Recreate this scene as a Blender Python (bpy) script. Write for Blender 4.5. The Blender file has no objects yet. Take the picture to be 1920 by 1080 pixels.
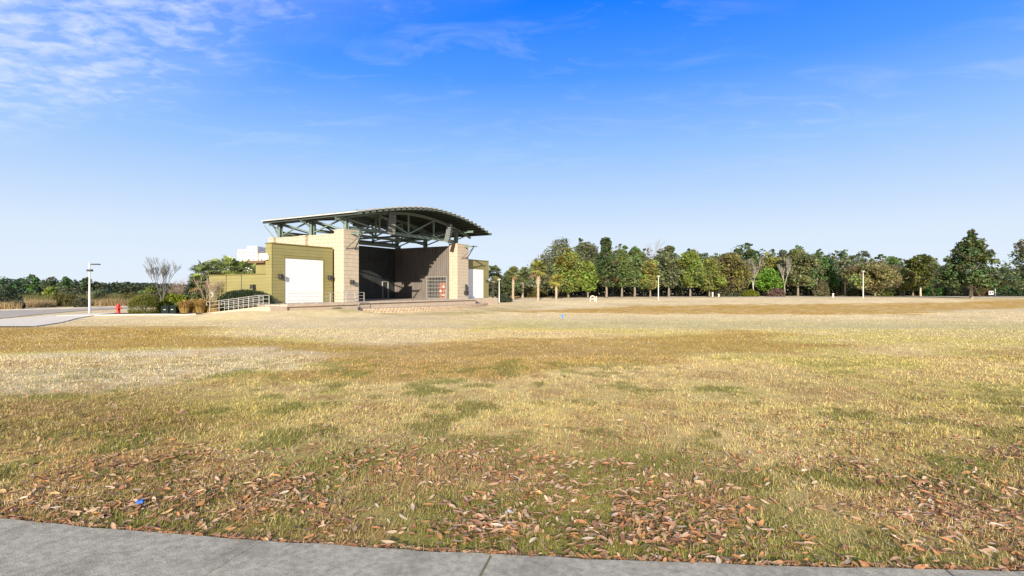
import bpy, math, random
import numpy as np
from mathutils import Vector, Matrix

scene = bpy.context.scene
COL = scene.collection
R = math.radians

# ------------------------------------------------------------------ camera
cam_data = bpy.data.cameras.new('camera')
cam = bpy.data.objects.new('camera', cam_data)
COL.objects.link(cam)
cam.location = (0, 0, 1.7)
cam.rotation_euler = (R(90), 0, 0)
cam_data.sensor_width = 36
cam_data.lens = 18.75
cam_data.shift_y = 0.001
cam_data.clip_start = 0.1
cam_data.clip_end = 6000
scene.camera = cam

# ------------------------------------------------------------------ light
SUN_EL = 16.5
SUN_H = Vector((-0.105, -0.995, 0)).normalized()      # horizontal direction towards the sun
sd = bpy.data.lights.new('sun', 'SUN')
sun = bpy.data.objects.new('sun', sd)
COL.objects.link(sun)
sd.energy = 5.0
sd.angle = R(0.53)
sd.color = (1.0, 0.89, 0.71)
travel = -(SUN_H * math.cos(R(SUN_EL)) + Vector((0, 0, math.sin(R(SUN_EL)))))
sun.rotation_euler = travel.to_track_quat('-Z', 'Y').to_euler()

world = bpy.data.worlds.new('World')
scene.world = world
world.use_nodes = True
wn, wl = world.node_tree.nodes, world.node_tree.links
wn.clear()
w_out = wn.new('ShaderNodeOutputWorld')
bg = wn.new('ShaderNodeBackground')
bg.inputs['Strength'].default_value = 0.072
sky = wn.new('ShaderNodeTexSky')
sky.sky_type = 'NISHITA'
sky.sun_disc = False
sky.sun_elevation = R(SUN_EL)
sky.sun_rotation = R(180 + 6)
sky.air_density = 1.0
sky.dust_density = 0.3
sky.ozone_density = 3.0


def wmath(op, a=None, b=None, c=None, clamp=False):
    n = wn.new('ShaderNodeMath')
    n.operation = op
    n.use_clamp = clamp
    for i, v in enumerate((a, b, c)):
        if v is None:
            continue
        if isinstance(v, (int, float)):
            n.inputs[i].default_value = v
        else:
            wl.new(v, n.inputs[i])
    return n.outputs[0]


def wmix(fac, a, b, blend='MIX'):
    n = wn.new('ShaderNodeMix')
    n.data_type = 'RGBA'
    n.blend_type = blend
    for sock, v in ((n.inputs[0], fac), (n.inputs[6], a), (n.inputs[7], b)):
        if isinstance(v, (int, float)):
            sock.default_value = v
        elif isinstance(v, tuple):
            sock.default_value = v
        else:
            wl.new(v, sock)
    return n.outputs[2]


tc = wn.new('ShaderNodeTexCoord')
sep = wn.new('ShaderNodeSeparateXYZ')
wl.new(tc.outputs['Generated'], sep.inputs[0])
dx, dy, dz = sep.outputs
# clear winter air: deep blue overhead, pale at the horizon, the same in every direction
ramp = wn.new('ShaderNodeValToRGB')
cr = ramp.color_ramp
cr.interpolation = 'LINEAR'
for i, (p, c) in enumerate(((0.0, (.80, .88, .99)), (0.092, (.715, .835, .99)), (0.244, (.325, .575, 1.0)), (0.365, (.085, .34, 1.02)),
                            (0.476, (.006, .21, 1.03)), (1.0, (.005, .15, .88)))):
    e = cr.elements[i] if i < 2 else cr.elements.new(p)
    e.position = p
    e.color = (*c, 1)
wl.new(wmath('MAXIMUM', dz, 0.0), ramp.inputs[0])
grad = wmix(1.0, ramp.outputs[0], (7.2, 7.2, 7.2, 1), 'MULTIPLY')
clear = wmix(0.97, sky.outputs[0], grad)
# cirrus: a thin sheet high above, noise laid out on that sheet
den = wmath('ADD', wmath('MAXIMUM', dz, 0.0), 0.06)
cu = wmath('DIVIDE', dx, den)
cv = wmath('DIVIDE', dy, den)
comb = wn.new('ShaderNodeCombineXYZ')
wl.new(cu, comb.inputs[0])
wl.new(cv, comb.inputs[1])


def sheet(scale, rot, st, detail, rough, dist):
    mp = wn.new('ShaderNodeMapping')
    mp.inputs['Rotation'].default_value = (0, 0, R(rot))
    mp.inputs['Scale'].default_value = st
    wl.new(comb.outputs[0], mp.inputs[0])
    nz = wn.new('ShaderNodeTexNoise')
    nz.inputs['Scale'].default_value = scale
    nz.inputs['Detail'].default_value = detail
    nz.inputs['Roughness'].default_value = rough
    nz.inputs['Distortion'].default_value = dist
    wl.new(mp.outputs[0], nz.inputs['Vector'])
    return nz.outputs[0]


rip = sheet(8.5, 20, (1.0, 1.35, 1), 7, .60, .35)      # mackerel ripples
wisp = sheet(2.3, -28, (1.0, 1.9, 1), 7, .60, .9)      # fallstreaks
broad = sheet(.9, 0, (1, 1, 1), 3, .5, .3)
# the bank of cirrus in the west and overhead, only wisps in the north-east
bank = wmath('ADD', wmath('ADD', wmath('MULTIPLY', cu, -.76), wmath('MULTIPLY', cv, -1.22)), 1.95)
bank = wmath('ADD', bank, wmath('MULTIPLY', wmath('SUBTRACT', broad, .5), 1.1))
over = wmath('MULTIPLY', wmath('SUBTRACT', bank, .9), .8, clamp=True)      # extra veil overhead, out of view, added for whiter, brighter fill light
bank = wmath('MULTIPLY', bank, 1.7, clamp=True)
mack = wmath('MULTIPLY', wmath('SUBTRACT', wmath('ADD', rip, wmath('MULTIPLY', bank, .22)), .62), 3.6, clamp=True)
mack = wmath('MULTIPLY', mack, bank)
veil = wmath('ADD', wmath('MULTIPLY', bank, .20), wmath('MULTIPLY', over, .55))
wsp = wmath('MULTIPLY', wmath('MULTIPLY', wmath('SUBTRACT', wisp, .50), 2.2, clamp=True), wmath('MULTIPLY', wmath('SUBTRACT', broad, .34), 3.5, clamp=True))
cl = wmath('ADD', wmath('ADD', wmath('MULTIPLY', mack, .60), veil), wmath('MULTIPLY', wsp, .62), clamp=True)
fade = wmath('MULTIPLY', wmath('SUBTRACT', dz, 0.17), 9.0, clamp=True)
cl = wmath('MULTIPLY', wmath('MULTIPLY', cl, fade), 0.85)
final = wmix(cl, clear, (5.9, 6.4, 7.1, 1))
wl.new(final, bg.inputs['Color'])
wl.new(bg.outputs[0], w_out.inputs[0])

vs = scene.view_settings
vs.view_transform = 'Standard'
vs.look = 'None'
vs.exposure = 0.95
vs.gamma = 1.0
vs.use_curve_mapping = False
scene.render.engine = 'CYCLES'

# ------------------------------------------------------------------ helpers
rng = np.random.default_rng(7)
random.seed(7)


def S(a, b, t):
    t = np.clip((np.asarray(t, float) - a) / (b - a), 0, 1)
    return t * t * (3 - 2 * t)


def gz(x, y):
    """height of the lawn: a very shallow bowl in front of the stage"""
    x = np.asarray(x, float)
    y = np.asarray(y, float)
    z = -.75 * S(6, 48, y) + .85 * S(64, 105, y) * S(-25, 5, x)
    z = z + .20 * np.exp(-(((x + 30) / 9) ** 2 + ((y - 49) / 6) ** 2))
    # bank of turf laid up against the ramp and landing of the stage
    c, s = math.cos(R(60)), math.sin(R(60))
    lx = (x + 15.8) * c + (y - 55) * s
    ly = -(x + 15.8) * s + (y - 55) * c
    d = np.hypot(np.maximum(np.maximum(-12.1 - lx, lx + 2.4), 0), np.maximum(np.maximum(-2.6 - ly, ly - 7), 0))
    tz = np.interp(ly, [-2.6, 0, 7], [-.10, -.10, -.60])
    k = np.exp(-(d / 4.2) ** 2) * S(-1, -5, lx)
    return z + (np.maximum(tz, z) - z) * k


def GZ(x, y):
    return float(gz(x, y))


def hash2(ix, iy, seed):
    h = (ix * 374761393 + iy * 668265263 + seed * 974634777) & 0xffffffff
    h = ((h ^ (h >> 13)) * 1274126177) & 0xffffffff
    return ((h ^ (h >> 16)) & 0xffff) / 65535.0


def vnoise(x, y, seed=0):
    ix = np.floor(x).astype(np.int64)
    iy = np.floor(y).astype(np.int64)
    fx = x - ix
    fy = y - iy
    fx = fx * fx * (3 - 2 * fx)
    fy = fy * fy * (3 - 2 * fy)
    a = hash2(ix, iy, seed)
    b = hash2(ix + 1, iy, seed)
    c = hash2(ix, iy + 1, seed)
    d = hash2(ix + 1, iy + 1, seed)
    return (a * (1 - fx) + b * fx) * (1 - fy) + (c * (1 - fx) + d * fx) * fy


def fbm(x, y, o=4, seed=0):
    s = np.zeros_like(x)
    a = .5
    t = 0
    for k in range(o):
        s += a * vnoise(x * 2 ** k + 17.3 * k, y * 2 ** k - 9.1 * k, seed + k)
        t += a
        a *= .55
    return s / t


def new_mat(name):
    m = bpy.data.materials.new(name)
    m.use_nodes = True
    n = m.node_tree.nodes
    b = n.get('Principled BSDF')
    return m, n, m.node_tree.links, b


def mat(name, col, rough=.7, var=.12, scale=3., bump=0., bscale=20., metal=0., spec=.4, stain=0., stretch=(1, 1, 1)):
    """plain surface with blotchy colour variation, fine relief and some weathering stains"""
    m, n, l, b = new_mat(name)
    b.inputs['Roughness'].default_value = rough
    b.inputs['Metallic'].default_value = metal
    b.inputs['Specular IOR Level'].default_value = spec
    tc = n.new('ShaderNodeTexCoord')
    mp = n.new('ShaderNodeMapping')
    mp.inputs['Scale'].default_value = stretch
    l.new(tc.outputs['Object'], mp.inputs[0])
    nz = n.new('ShaderNodeTexNoise')
    nz.inputs['Scale'].default_value = scale
    nz.inputs['Detail'].default_value = 6
    l.new(mp.outputs[0], nz.inputs['Vector'])
    mr = n.new('ShaderNodeMapRange')
    mr.inputs[1].default_value = .25
    mr.inputs[2].default_value = .75
    mr.inputs[3].default_value = 1 - var
    mr.inputs[4].default_value = 1 + var
    l.new(nz.outputs[0], mr.inputs[0])
    mx = n.new('ShaderNodeMix')
    mx.data_type = 'RGBA'
    mx.blend_type = 'MULTIPLY'
    mx.inputs[0].default_value = 1
    mx.inputs[6].default_value = (*col, 1)
    l.new(mr.outputs[0], mx.inputs[7])
    out = mx.outputs[2]
    if stain:
        n2 = n.new('ShaderNodeTexNoise')
        n2.inputs['Scale'].default_value = 1.1
        n2.inputs['Detail'].default_value = 5
        mp2 = n.new('ShaderNodeMapping')
        mp2.inputs['Scale'].default_value = (2.2, 2.2, .35)
        l.new(tc.outputs['Object'], mp2.inputs[0])
        l.new(mp2.outputs[0], n2.inputs['Vector'])
        mr2 = n.new('ShaderNodeMapRange')
        mr2.inputs[1].default_value = .5
        mr2.inputs[2].default_value = .8
        mr2.inputs[3].default_value = 0
        mr2.inputs[4].default_value = stain
        l.new(n2.outputs[0], mr2.inputs[0])
        mx2 = n.new('ShaderNodeMix')
        mx2.data_type = 'RGBA'
        l.new(mr2.outputs[0], mx2.inputs[0])
        l.new(out, mx2.inputs[6])
        mx2.inputs[7].default_value = (col[0] * .35, col[1] * .34, col[2] * .33, 1)
        out = mx2.outputs[2]
    l.new(out, b.inputs['Base Color'])
    if bump:
        nb = n.new('ShaderNodeTexNoise')
        nb.inputs['Scale'].default_value = bscale
        nb.inputs['Detail'].default_value = 5
        l.new(mp.outputs[0], nb.inputs['Vector'])
        bp = n.new('ShaderNodeBump')
        bp.inputs['Strength'].default_value = bump
        bp.inputs['Distance'].default_value = .02
        l.new(nb.outputs[0], bp.inputs['Height'])
        l.new(bp.outputs[0], b.inputs['Normal'])
    return m


def leaf_mat(name, rough=.55, trans=.25, spec=.3):
    """foliage: colour comes from each leaf's own colour attribute"""
    m, n, l, b = new_mat(name)
    at = n.new('ShaderNodeAttribute')
    at.attribute_name = 'Col'
    l.new(at.outputs['Color'], b.inputs['Base Color'])
    b.inputs['Roughness'].default_value = rough
    b.inputs['Specular IOR Level'].default_value = spec
    tr = n.new('ShaderNodeBsdfTranslucent')
    l.new(at.outputs['Color'], tr.inputs['Color'])
    mx = n.new('ShaderNodeMixShader')
    mx.inputs[0].default_value = trans
    l.new(b.outputs[0], mx.inputs[1])
    l.new(tr.outputs[0], mx.inputs[2])
    l.new(mx.outputs[0], n['Material Output'].inputs[0])
    return m


def np_mesh(name, V, k, m, cols=None, F=None, smooth=False):
    """mesh from numpy: V (n,3); faces of k corners, consecutive vertices unless F given"""
    V = np.asarray(V, np.float32).reshape(-1, 3)
    if F is None:
        F = np.arange(len(V), dtype=np.int32)
    F = np.asarray(F, np.int32).ravel()
    nf = len(F) // k
    me = bpy.data.meshes.new(name)
    me.vertices.add(len(V))
    me.vertices.foreach_set('co', V.ravel())
    me.loops.add(len(F))
    me.loops.foreach_set('vertex_index', F)
    me.polygons.add(nf)
    me.polygons.foreach_set('loop_start', np.arange(0, nf * k, k, dtype=np.int32))
    if smooth:
        me.polygons.foreach_set('use_smooth', np.ones(nf, bool))
    if cols is not None:
        ca = me.color_attributes.new('Col', 'FLOAT_COLOR', 'POINT')
        c4 = np.ones((len(V), 4), np.float32)
        c4[:, :3] = cols
        ca.data.foreach_set('color', c4.ravel())
    me.update(calc_edges=True)
    if m:
        me.materials.append(m)
    return me


class MB:
    """collects faces, then becomes one mesh object"""

    def __init__(self):
        self.v = []
        self.f = []

    def add(self, vs, fs):
        o = len(self.v)
        self.v += [tuple(p) for p in vs]
        self.f += [tuple(o + i for i in f) for f in fs]
        return self

    def box(self, x0, x1, y0, y1, z0, z1):
        v = [(x0, y0, z0), (x1, y0, z0), (x1, y1, z0), (x0, y1, z0), (x0, y0, z1), (x1, y0, z1), (x1, y1, z1), (x0, y1, z1)]
        return self.add(v, [(0, 3, 2, 1), (4, 5, 6, 7), (0, 1, 5, 4), (1, 2, 6, 5), (2, 3, 7, 6), (3, 0, 4, 7)])

    def cbox(self, x0, x1, y0, y1, z0, z1, c=.02):
        """box with chamfered vertical and top edges"""
        rings = []
        for z, k in ((z0, 0), (z1 - c, 0), (z1, c)):
            a, b, d, e = x0 + k, x1 - k, y0 + k, y1 - k
            rings.append([(a + c, d, z), (b - c, d, z), (b, d + c, z), (b, e - c, z), (b - c, e, z), (a + c, e, z), (a, e - c, z), (a, d + c, z)])
        v = [p for r in rings for p in r]
        f = [tuple(range(7, -1, -1)), tuple(range(16, 24))]
        for r in range(2):
            for i in range(8):
                f.append((r * 8 + i, r * 8 + (i + 1) % 8, r * 8 + 8 + (i + 1) % 8, r * 8 + 8 + i))
        return self.add(v, f)

    def beam(self, p, q, w, h=None, up=(0, 0, 1)):
        """rectangular bar from p to q"""
        h = h or w
        p, q = Vector(p), Vector(q)
        d = (q - p).normalized()
        u = Vector(up)
        if abs(d.dot(u)) > .98:
            u = Vector((1, 0, 0))
        s = d.cross(u).normalized()
        t = s.cross(d)
        v = []
        for e in (p, q):
            for a, b in ((-1, -1), (1, -1), (1, 1), (-1, 1)):
                v.append(e + s * a * w / 2 + t * b * h / 2)
        return self.add(v, [(3, 2, 1, 0), (4, 5, 6, 7), (0, 1, 5, 4), (1, 2, 6, 5), (2, 3, 7, 6), (3, 0, 4, 7)])

    def ibeam(self, p, q, w, h, t=.03, up=(0, 0, 1)):
        p, q = Vector(p), Vector(q)
        d = (q - p).normalized()
        u = Vector(up)
        if abs(d.dot(u)) > .98:
            u = Vector((1, 0, 0))
        s = d.cross(u).normalized()
        n = s.cross(d)
        self.beam(p + n * (h / 2 - t / 2), q + n * (h / 2 - t / 2), w, t, up)
        self.beam(p - n * (h / 2 - t / 2), q - n * (h / 2 - t / 2), w, t, up)
        self.beam(p, q, t, h - 2 * t - .004, up)
        return self

    def tube(self, pts, rad, k=8, cap=True):
        pts = [Vector(p) for p in pts]
        if isinstance(rad, (int, float)):
            rad = [rad] * len(pts)
        v = []
        n = len(pts)
        ref = None
        for i, p in enumerate(pts):
            d = (pts[min(i + 1, n - 1)] - pts[max(i - 1, 0)]).normalized()
            if ref is None:
                ref = Vector((1, 0, 0)) if abs(d.x) < .8 else Vector((0, 1, 0))
            s = (ref - d * ref.dot(d)).normalized()
            t = d.cross(s)
            ref = s
            for j in range(k):
                a = 2 * math.pi * j / k
                v.append(p + (s * math.cos(a) + t * math.sin(a)) * rad[i])
        f = []
        for i in range(n - 1):
            for j in range(k):
                f.append((i * k + j, i * k + (j + 1) % k, (i + 1) * k + (j + 1) % k, (i + 1) * k + j))
        if cap:
            f += [tuple(range(k - 1, -1, -1)), tuple(range((n - 1) * k, n * k))]
        return self.add(v, f)

    def lathe(self, prof, k=16, c=(0, 0)):
        v = []
        for r, z in prof:
            for j in range(k):
                a = 2 * math.pi * j / k
                v.append((c[0] + r * math.cos(a), c[1] + r * math.sin(a), z))
        f = []
        n = len(prof)
        for i in range(n - 1):
            for j in range(k):
                f.append((i * k + j, i * k + (j + 1) % k, (i + 1) * k + (j + 1) % k, (i + 1) * k + j))
        f += [tuple(range(k - 1, -1, -1)), tuple(range((n - 1) * k, n * k))]
        return self.add(v, f)

    def mesh(self, name, m, smooth=False):
        me = bpy.data.meshes.new(name)
        me.from_pydata(self.v, [], self.f)
        me.update()
        if m:
            me.materials.append(m)
        if smooth:
            for p in me.polygons:
                p.use_smooth = True
        return me

    def build(self, name, m, parent=None, smooth=False):
        return link(name, self.mesh(name, m, smooth), parent)


def link(name, data, parent=None, loc=None, rz=None):
    o = bpy.data.objects.new(name, data)
    COL.objects.link(o)
    if parent:
        o.parent = parent
    if loc is not None:
        o.location = loc
    if rz is not None:
        o.rotation_euler = (0, 0, rz)
    return o


def tag(o, label=None, cat=None, group=None, kind=None):
    for k, v in (('label', label), ('category', cat), ('group', group), ('kind', kind)):
        if v:
            o[k] = v
    return o


def thing(name, label, cat, loc=(0, 0, 0), rz=0., group=None):
    return tag(link(name, None, None, loc, rz), label, cat, group)


# ------------------------------------------------------------------ lawn
POLY = {
    'brown_far': [(-1.7, 57.0), (6.4, 64.5), (16.4, 74.5), (42.5, 78.6), (60.3, 81.5), (100, 95), (80, 72), (49.0, 61.3), (39.3, 51.0), (27.6, 51.0), (12.8, 53.3), (4.9, 54.4)],
    'brown_mid': [(-34, 29.9), (-22.7, 32.0), (-17.1, 30.6), (-12.8, 22.9), (-7.7, 19.1), (-4.2, 17.3), (-1.2, 19.6), (0.8, 20.8), (5.8, 21.4), (11.6, 26.4), (11.9, 22.9), (9.2, 19.1), (12.2, 17.7), (9.1, 15.2), (5.2, 15.2), (3.4, 12.5), (1.4, 11.7), (0.0, 10.4), (-1.6, 9.9), (-3.2, 9.9), (-4.4, 10.0), (-5.6, 10.7), (-4.3, 11.7), (-5.3, 14.6), (-8.1, 16.9), (-10.7, 16.2), (-12.8, 15.2), (-16, 13.6)],
    'brown_r2': [(13.1, 16.4), (18, 16.2), (17, 13.1), (11.7, 12.8)],
    'pale_l': [(-16, 13.6), (-12.8, 15.2), (-10.6, 16.0), (-7.9, 16.5), (-5.4, 14.6), (-4.4, 11.7), (-5.6, 10.8), (-6.3, 9.9), (-7.1, 8.7), (-10.5, 8.3)],
    'pale_c': [(-12.8, 22.9), (-17.3, 35.9), (-10.3, 39.5), (-2.2, 35.9), (-1.8, 22.1), (-3.5, 17.7), (-6.0, 18.6), (-7.9, 19.6)],
    'green_bl': [(-11, 8.2), (-6.6, 8.6), (-4.2, 7.8), (-3.1, 7.1), (-3.9, 5.9), (-7, 5.3)],
    'green_c': [(-2.4, 5.9), (-0.9, 5.9), (0.2, 5.6), (1.0, 6.2), (2.1, 5.5), (2.3, 4.4), (2.4, 3.3), (-1.0, 3.4), (-3.7, 3.8), (-3.4, 4.4), (-2.4, 5.0)],
    'straw_r': [(3.4, 6.6), (8, 6.9), (7, 4.1), (4.1, 3.6), (2.6, 4.7)],
    'edge': [(-7, 4.5), (-1.7, 3.75), (0.1, 3.55), (3.4, 3.4), (6, 3.3), (6, 2.6), (-0.2, 3.0), (-2.4, 3.3), (-7, 4.0)],
    'mulch': [(-0.5, 92), (3.9, 98.1), (14.5, 103.5), (33.1, 112), (49.8, 118.5), (53.8, 145.0), (18.7, 150), (-6, 140)],
    'salmon': [(-5.8, 10.8), (-5.1, 11.1), (-4.8, 10.4), (-5.5, 10.4)],
    'stage_green': [(-26.5, 52), (-20, 51), (-13.9, 52.5), (-10.0, 54), (-5.7, 57.0), (-2.9, 65), (4.6, 75.9), (0.0, 61.3), (-4.6, 51.0), (-13.9, 48.5), (-22, 46)],
    'ochre_bl': [(-5.0, 5.5), (-4.2, 6.3), (-3.2, 5.9), (-2.7, 5.0), (-3.3, 4.4), (-4.1, 4.4)],
    'yellow': [(-3, 8.5), (2, 9.5), (9, 11), (14, 10), (10, 7.5), (4, 7.2), (0, 6.2), (-3, 6.4)],
    'far_green': [(1, 30), (-2, 34), (6, 41), (30, 40), (45, 34), (40, 22), (20, 20), (14, 24)],
}


def poly_sd(x, y, P):
    P = np.array(P)
    d = np.full(x.shape, 1e9)
    ins = np.zeros(x.shape, bool)
    for i in range(len(P)):
        a = P[i]
        b = P[(i + 1) % len(P)]
        e = b - a
        t = np.clip(((x - a[0]) * e[0] + (y - a[1]) * e[1]) / (e @ e), 0, 1)
        d = np.minimum(d, np.hypot(x - a[0] - t * e[0], y - a[1] - t * e[1]))
        c = (a[1] > y) != (b[1] > y)
        with np.errstate(divide='ignore', invalid='ignore'):
            xi = a[0] + (y - a[1]) * e[0] / (e[1] if e[1] else 1e-9)
        ins ^= c & (x < xi)
    return np.where(ins, -d, d)


def lawn_color(x, y):
    """the grass's own colour: dormant tan turf, browned-off stretches, green flushes"""
    x = np.asarray(x, float)
    y = np.asarray(y, float)
    rad = np.hypot(x, y) + 1
    n1 = fbm(x * .55, y * .55, 4, 3) - .5
    n2 = fbm(x * 1.9, y * 1.9, 4, 11) - .5
    n3 = fbm(x * .13, y * .13, 4, 23) - .5
    wob = np.minimum(rad * .10, 5)

    def m(k, soft=.07, nz=1.0):
        s = soft * np.clip(rad, 2, 60)
        d = poly_sd(x, y, POLY[k]) + (n1 * 1.6 + n2 * .6) * wob * nz
        return (1 - S(-s, s, d))[..., None]

    tan = np.array((.60, .455, .205))
    c = np.ones(x.shape + (3,)) * tan
    c = c + (np.array((.60, .475, .275)) - tan) * S(12, 45, rad)[..., None]
    c = c * (1 + .35 * n3 + .25 * n1)[..., None]
    # slow yellow-green drift in the turf
    yg = np.array((.43, .36, .095))
    w = S(-.06, .16, n3 + .5 * n1)[..., None] * .75
    near = (1 - S(20, 60, rad))[..., None]
    c = c * (1 - w * near) + yg * w * near

    def lay(k, col, amt, soft=.07, nz=1.):
        nonlocal c
        a = m(k, soft, nz) * amt
        a = a * np.clip(.85 + 1.2 * n2 + .5 * n1, .3, 1)[..., None]
        c = c * (1 - a) + np.array(col) * a

    lay('far_green', (.40, .36, .15), .55, .15)
    lay('yellow', (.42, .34, .11), .6, .12)
    lay('brown_far', (.41, .245, .055), .98, .03)
    lay('brown_mid', (.375, .235, .062), .95, .035)
    lay('brown_r2', (.33, .21, .06), .9, .05)
    lay('pale_l', (.58, .475, .31), .98, .03)
    lay('pale_c', (.58, .465, .285), .9, .05)
    lay('green_bl', (.23, .165, .04), .95, .10)
    lay('ochre_bl', (.42, .22, .10), .95, .09)
    lay('green_c', (.175, .18, .032), .95, .10)
    lay('straw_r', (.36, .25, .10), .6, .12)
    lay('edge', (.16, .17, .028), .85, .05)
    lay('salmon', (.42, .19, .09), .6, .02)
    lay('stage_green', (.29, .25, .075), .6, .03)
    lay('mulch', (.17, .085, .045), .95, .02)
    # green flush of weeds in places
    gw = (S(.05, .17, n2 + .5 * n1) * (1 - S(9, 22, rad)) * .85)[..., None]
    c = c * (1 - gw) + np.array((.19, .185, .04)) * gw
    # worn brown tufts
    bw = (S(.08, .22, -n2 - .3 * n1) * (1 - S(9, 30, rad)) * .48)[..., None]
    c = c * (1 - bw) + np.array((.29, .165, .07)) * bw
    # beyond the mown lawn on the left: rough grass
    # thatch and soil show where the turf is thin
    th = (S(.02, .14, np.abs(n2) * .6 - n1) * (1 - S(14, 40, rad)) * .13)[..., None]
    c = c * (1 - th) + np.array((.36, .20, .10)) * th
    return np.clip(c, .01, .8)


def lawn_material():
    m, n, l, b = new_mat('turf')
    at = n.new('ShaderNodeAttribute')
    at.attribute_name = 'Col'
    geo = n.new('ShaderNodeNewGeometry')
    prev = at.outputs['Color']
    for sc, lo, hi, st in ((60, .62, 1.35, (1, 1, 1)), (9, .75, 1.22, (1, 1.3, 1)), (1.3, .86, 1.14, (1, .6, 1)), (.35, .9, 1.1, (.4, 1, 1))):
        mp = n.new('ShaderNodeMapping')
        mp.inputs['Scale'].default_value = st
        l.new(geo.outputs['Position'], mp.inputs[0])
        nz = n.new('ShaderNodeTexNoise')
        nz.inputs['Scale'].default_value = sc
        nz.inputs['Detail'].default_value = 5
        nz.inputs['Roughness'].default_value = .65
        l.new(mp.outputs[0], nz.inputs['Vector'])
        mr = n.new('ShaderNodeMapRange')
        mr.inputs[1].default_value = .3
        mr.inputs[2].default_value = .7
        mr.inputs[3].default_value = lo
        mr.inputs[4].default_value = hi
        l.new(nz.outputs[0], mr.inputs[0])
        mx = n.new('ShaderNodeMix')
        mx.data_type = 'RGBA'
        mx.blend_type = 'MULTIPLY'
        mx.inputs[0].default_value = 1
        l.new(prev, mx.inputs[6])
        l.new(mr.outputs[0], mx.inputs[7])
        prev = mx.outputs[2]
    l.new(prev, b.inputs['Base Color'])
    b.inputs['Roughness'].default_value = 1
    b.inputs['Specular IOR Level'].default_value = .05
    nz = n.new('ShaderNodeTexNoise')
    nz.inputs['Scale'].default_value = 30
    nz.inputs['Detail'].default_value = 4
    l.new(geo.outputs['Position'], nz.inputs['Vector'])
    bp = n.new('ShaderNodeBump')
    bp.inputs['Strength'].default_value = .25
    bp.inputs['Distance'].default_value = .02
    l.new(nz.outputs[0], bp.inputs['Height'])
    l.new(bp.outputs[0], b.inputs['Normal'])
    return m


def build_ground():
    th = np.concatenate([np.linspace(-62, 62, 460), np.linspace(62, 298, 60)[1:-1]])
    rr = np.concatenate([[0.3], np.geomspace(1.0, 3500, 380)])
    T, RR = np.meshgrid(np.radians(th), rr)
    X = RR * np.sin(T)
    Y = RR * np.cos(T)
    Z = gz(X, Y)
    nr, nt = X.shape
    V = np.stack([X, Y, Z], -1).reshape(-1, 3)
    c = lawn_color(X.ravel(), Y.ravel())
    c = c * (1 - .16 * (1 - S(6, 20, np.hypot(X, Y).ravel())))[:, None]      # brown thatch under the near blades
    i = np.arange(nr - 1)[:, None] * nt
    j = np.arange(nt)[None, :]
    j2 = (j + 1) % nt
    F = np.stack([i + j, i + nt + j, i + nt + j2, i + j2], -1).reshape(-1, 4)
    V = np.vstack([V, [[0, 0, 0]]])
    c = np.vstack([c, c[:1]])
    # close the little hole under the camera
    hub = len(V) - 1
    jj = np.arange(nt)
    k = np.stack([np.full(nt, hub), jj, (jj + 1) % nt, (jj + 1) % nt], -1)
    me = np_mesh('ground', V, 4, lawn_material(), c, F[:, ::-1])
    o = link('ground', me)
    tag(o, kind='structure')
    return o


build_ground()


def edge_y(x):
    """front edge of the concrete path at the photographer's feet"""
    x = np.asarray(x, float)
    return 3.37 - .098 * x + .012 * x * x


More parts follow.
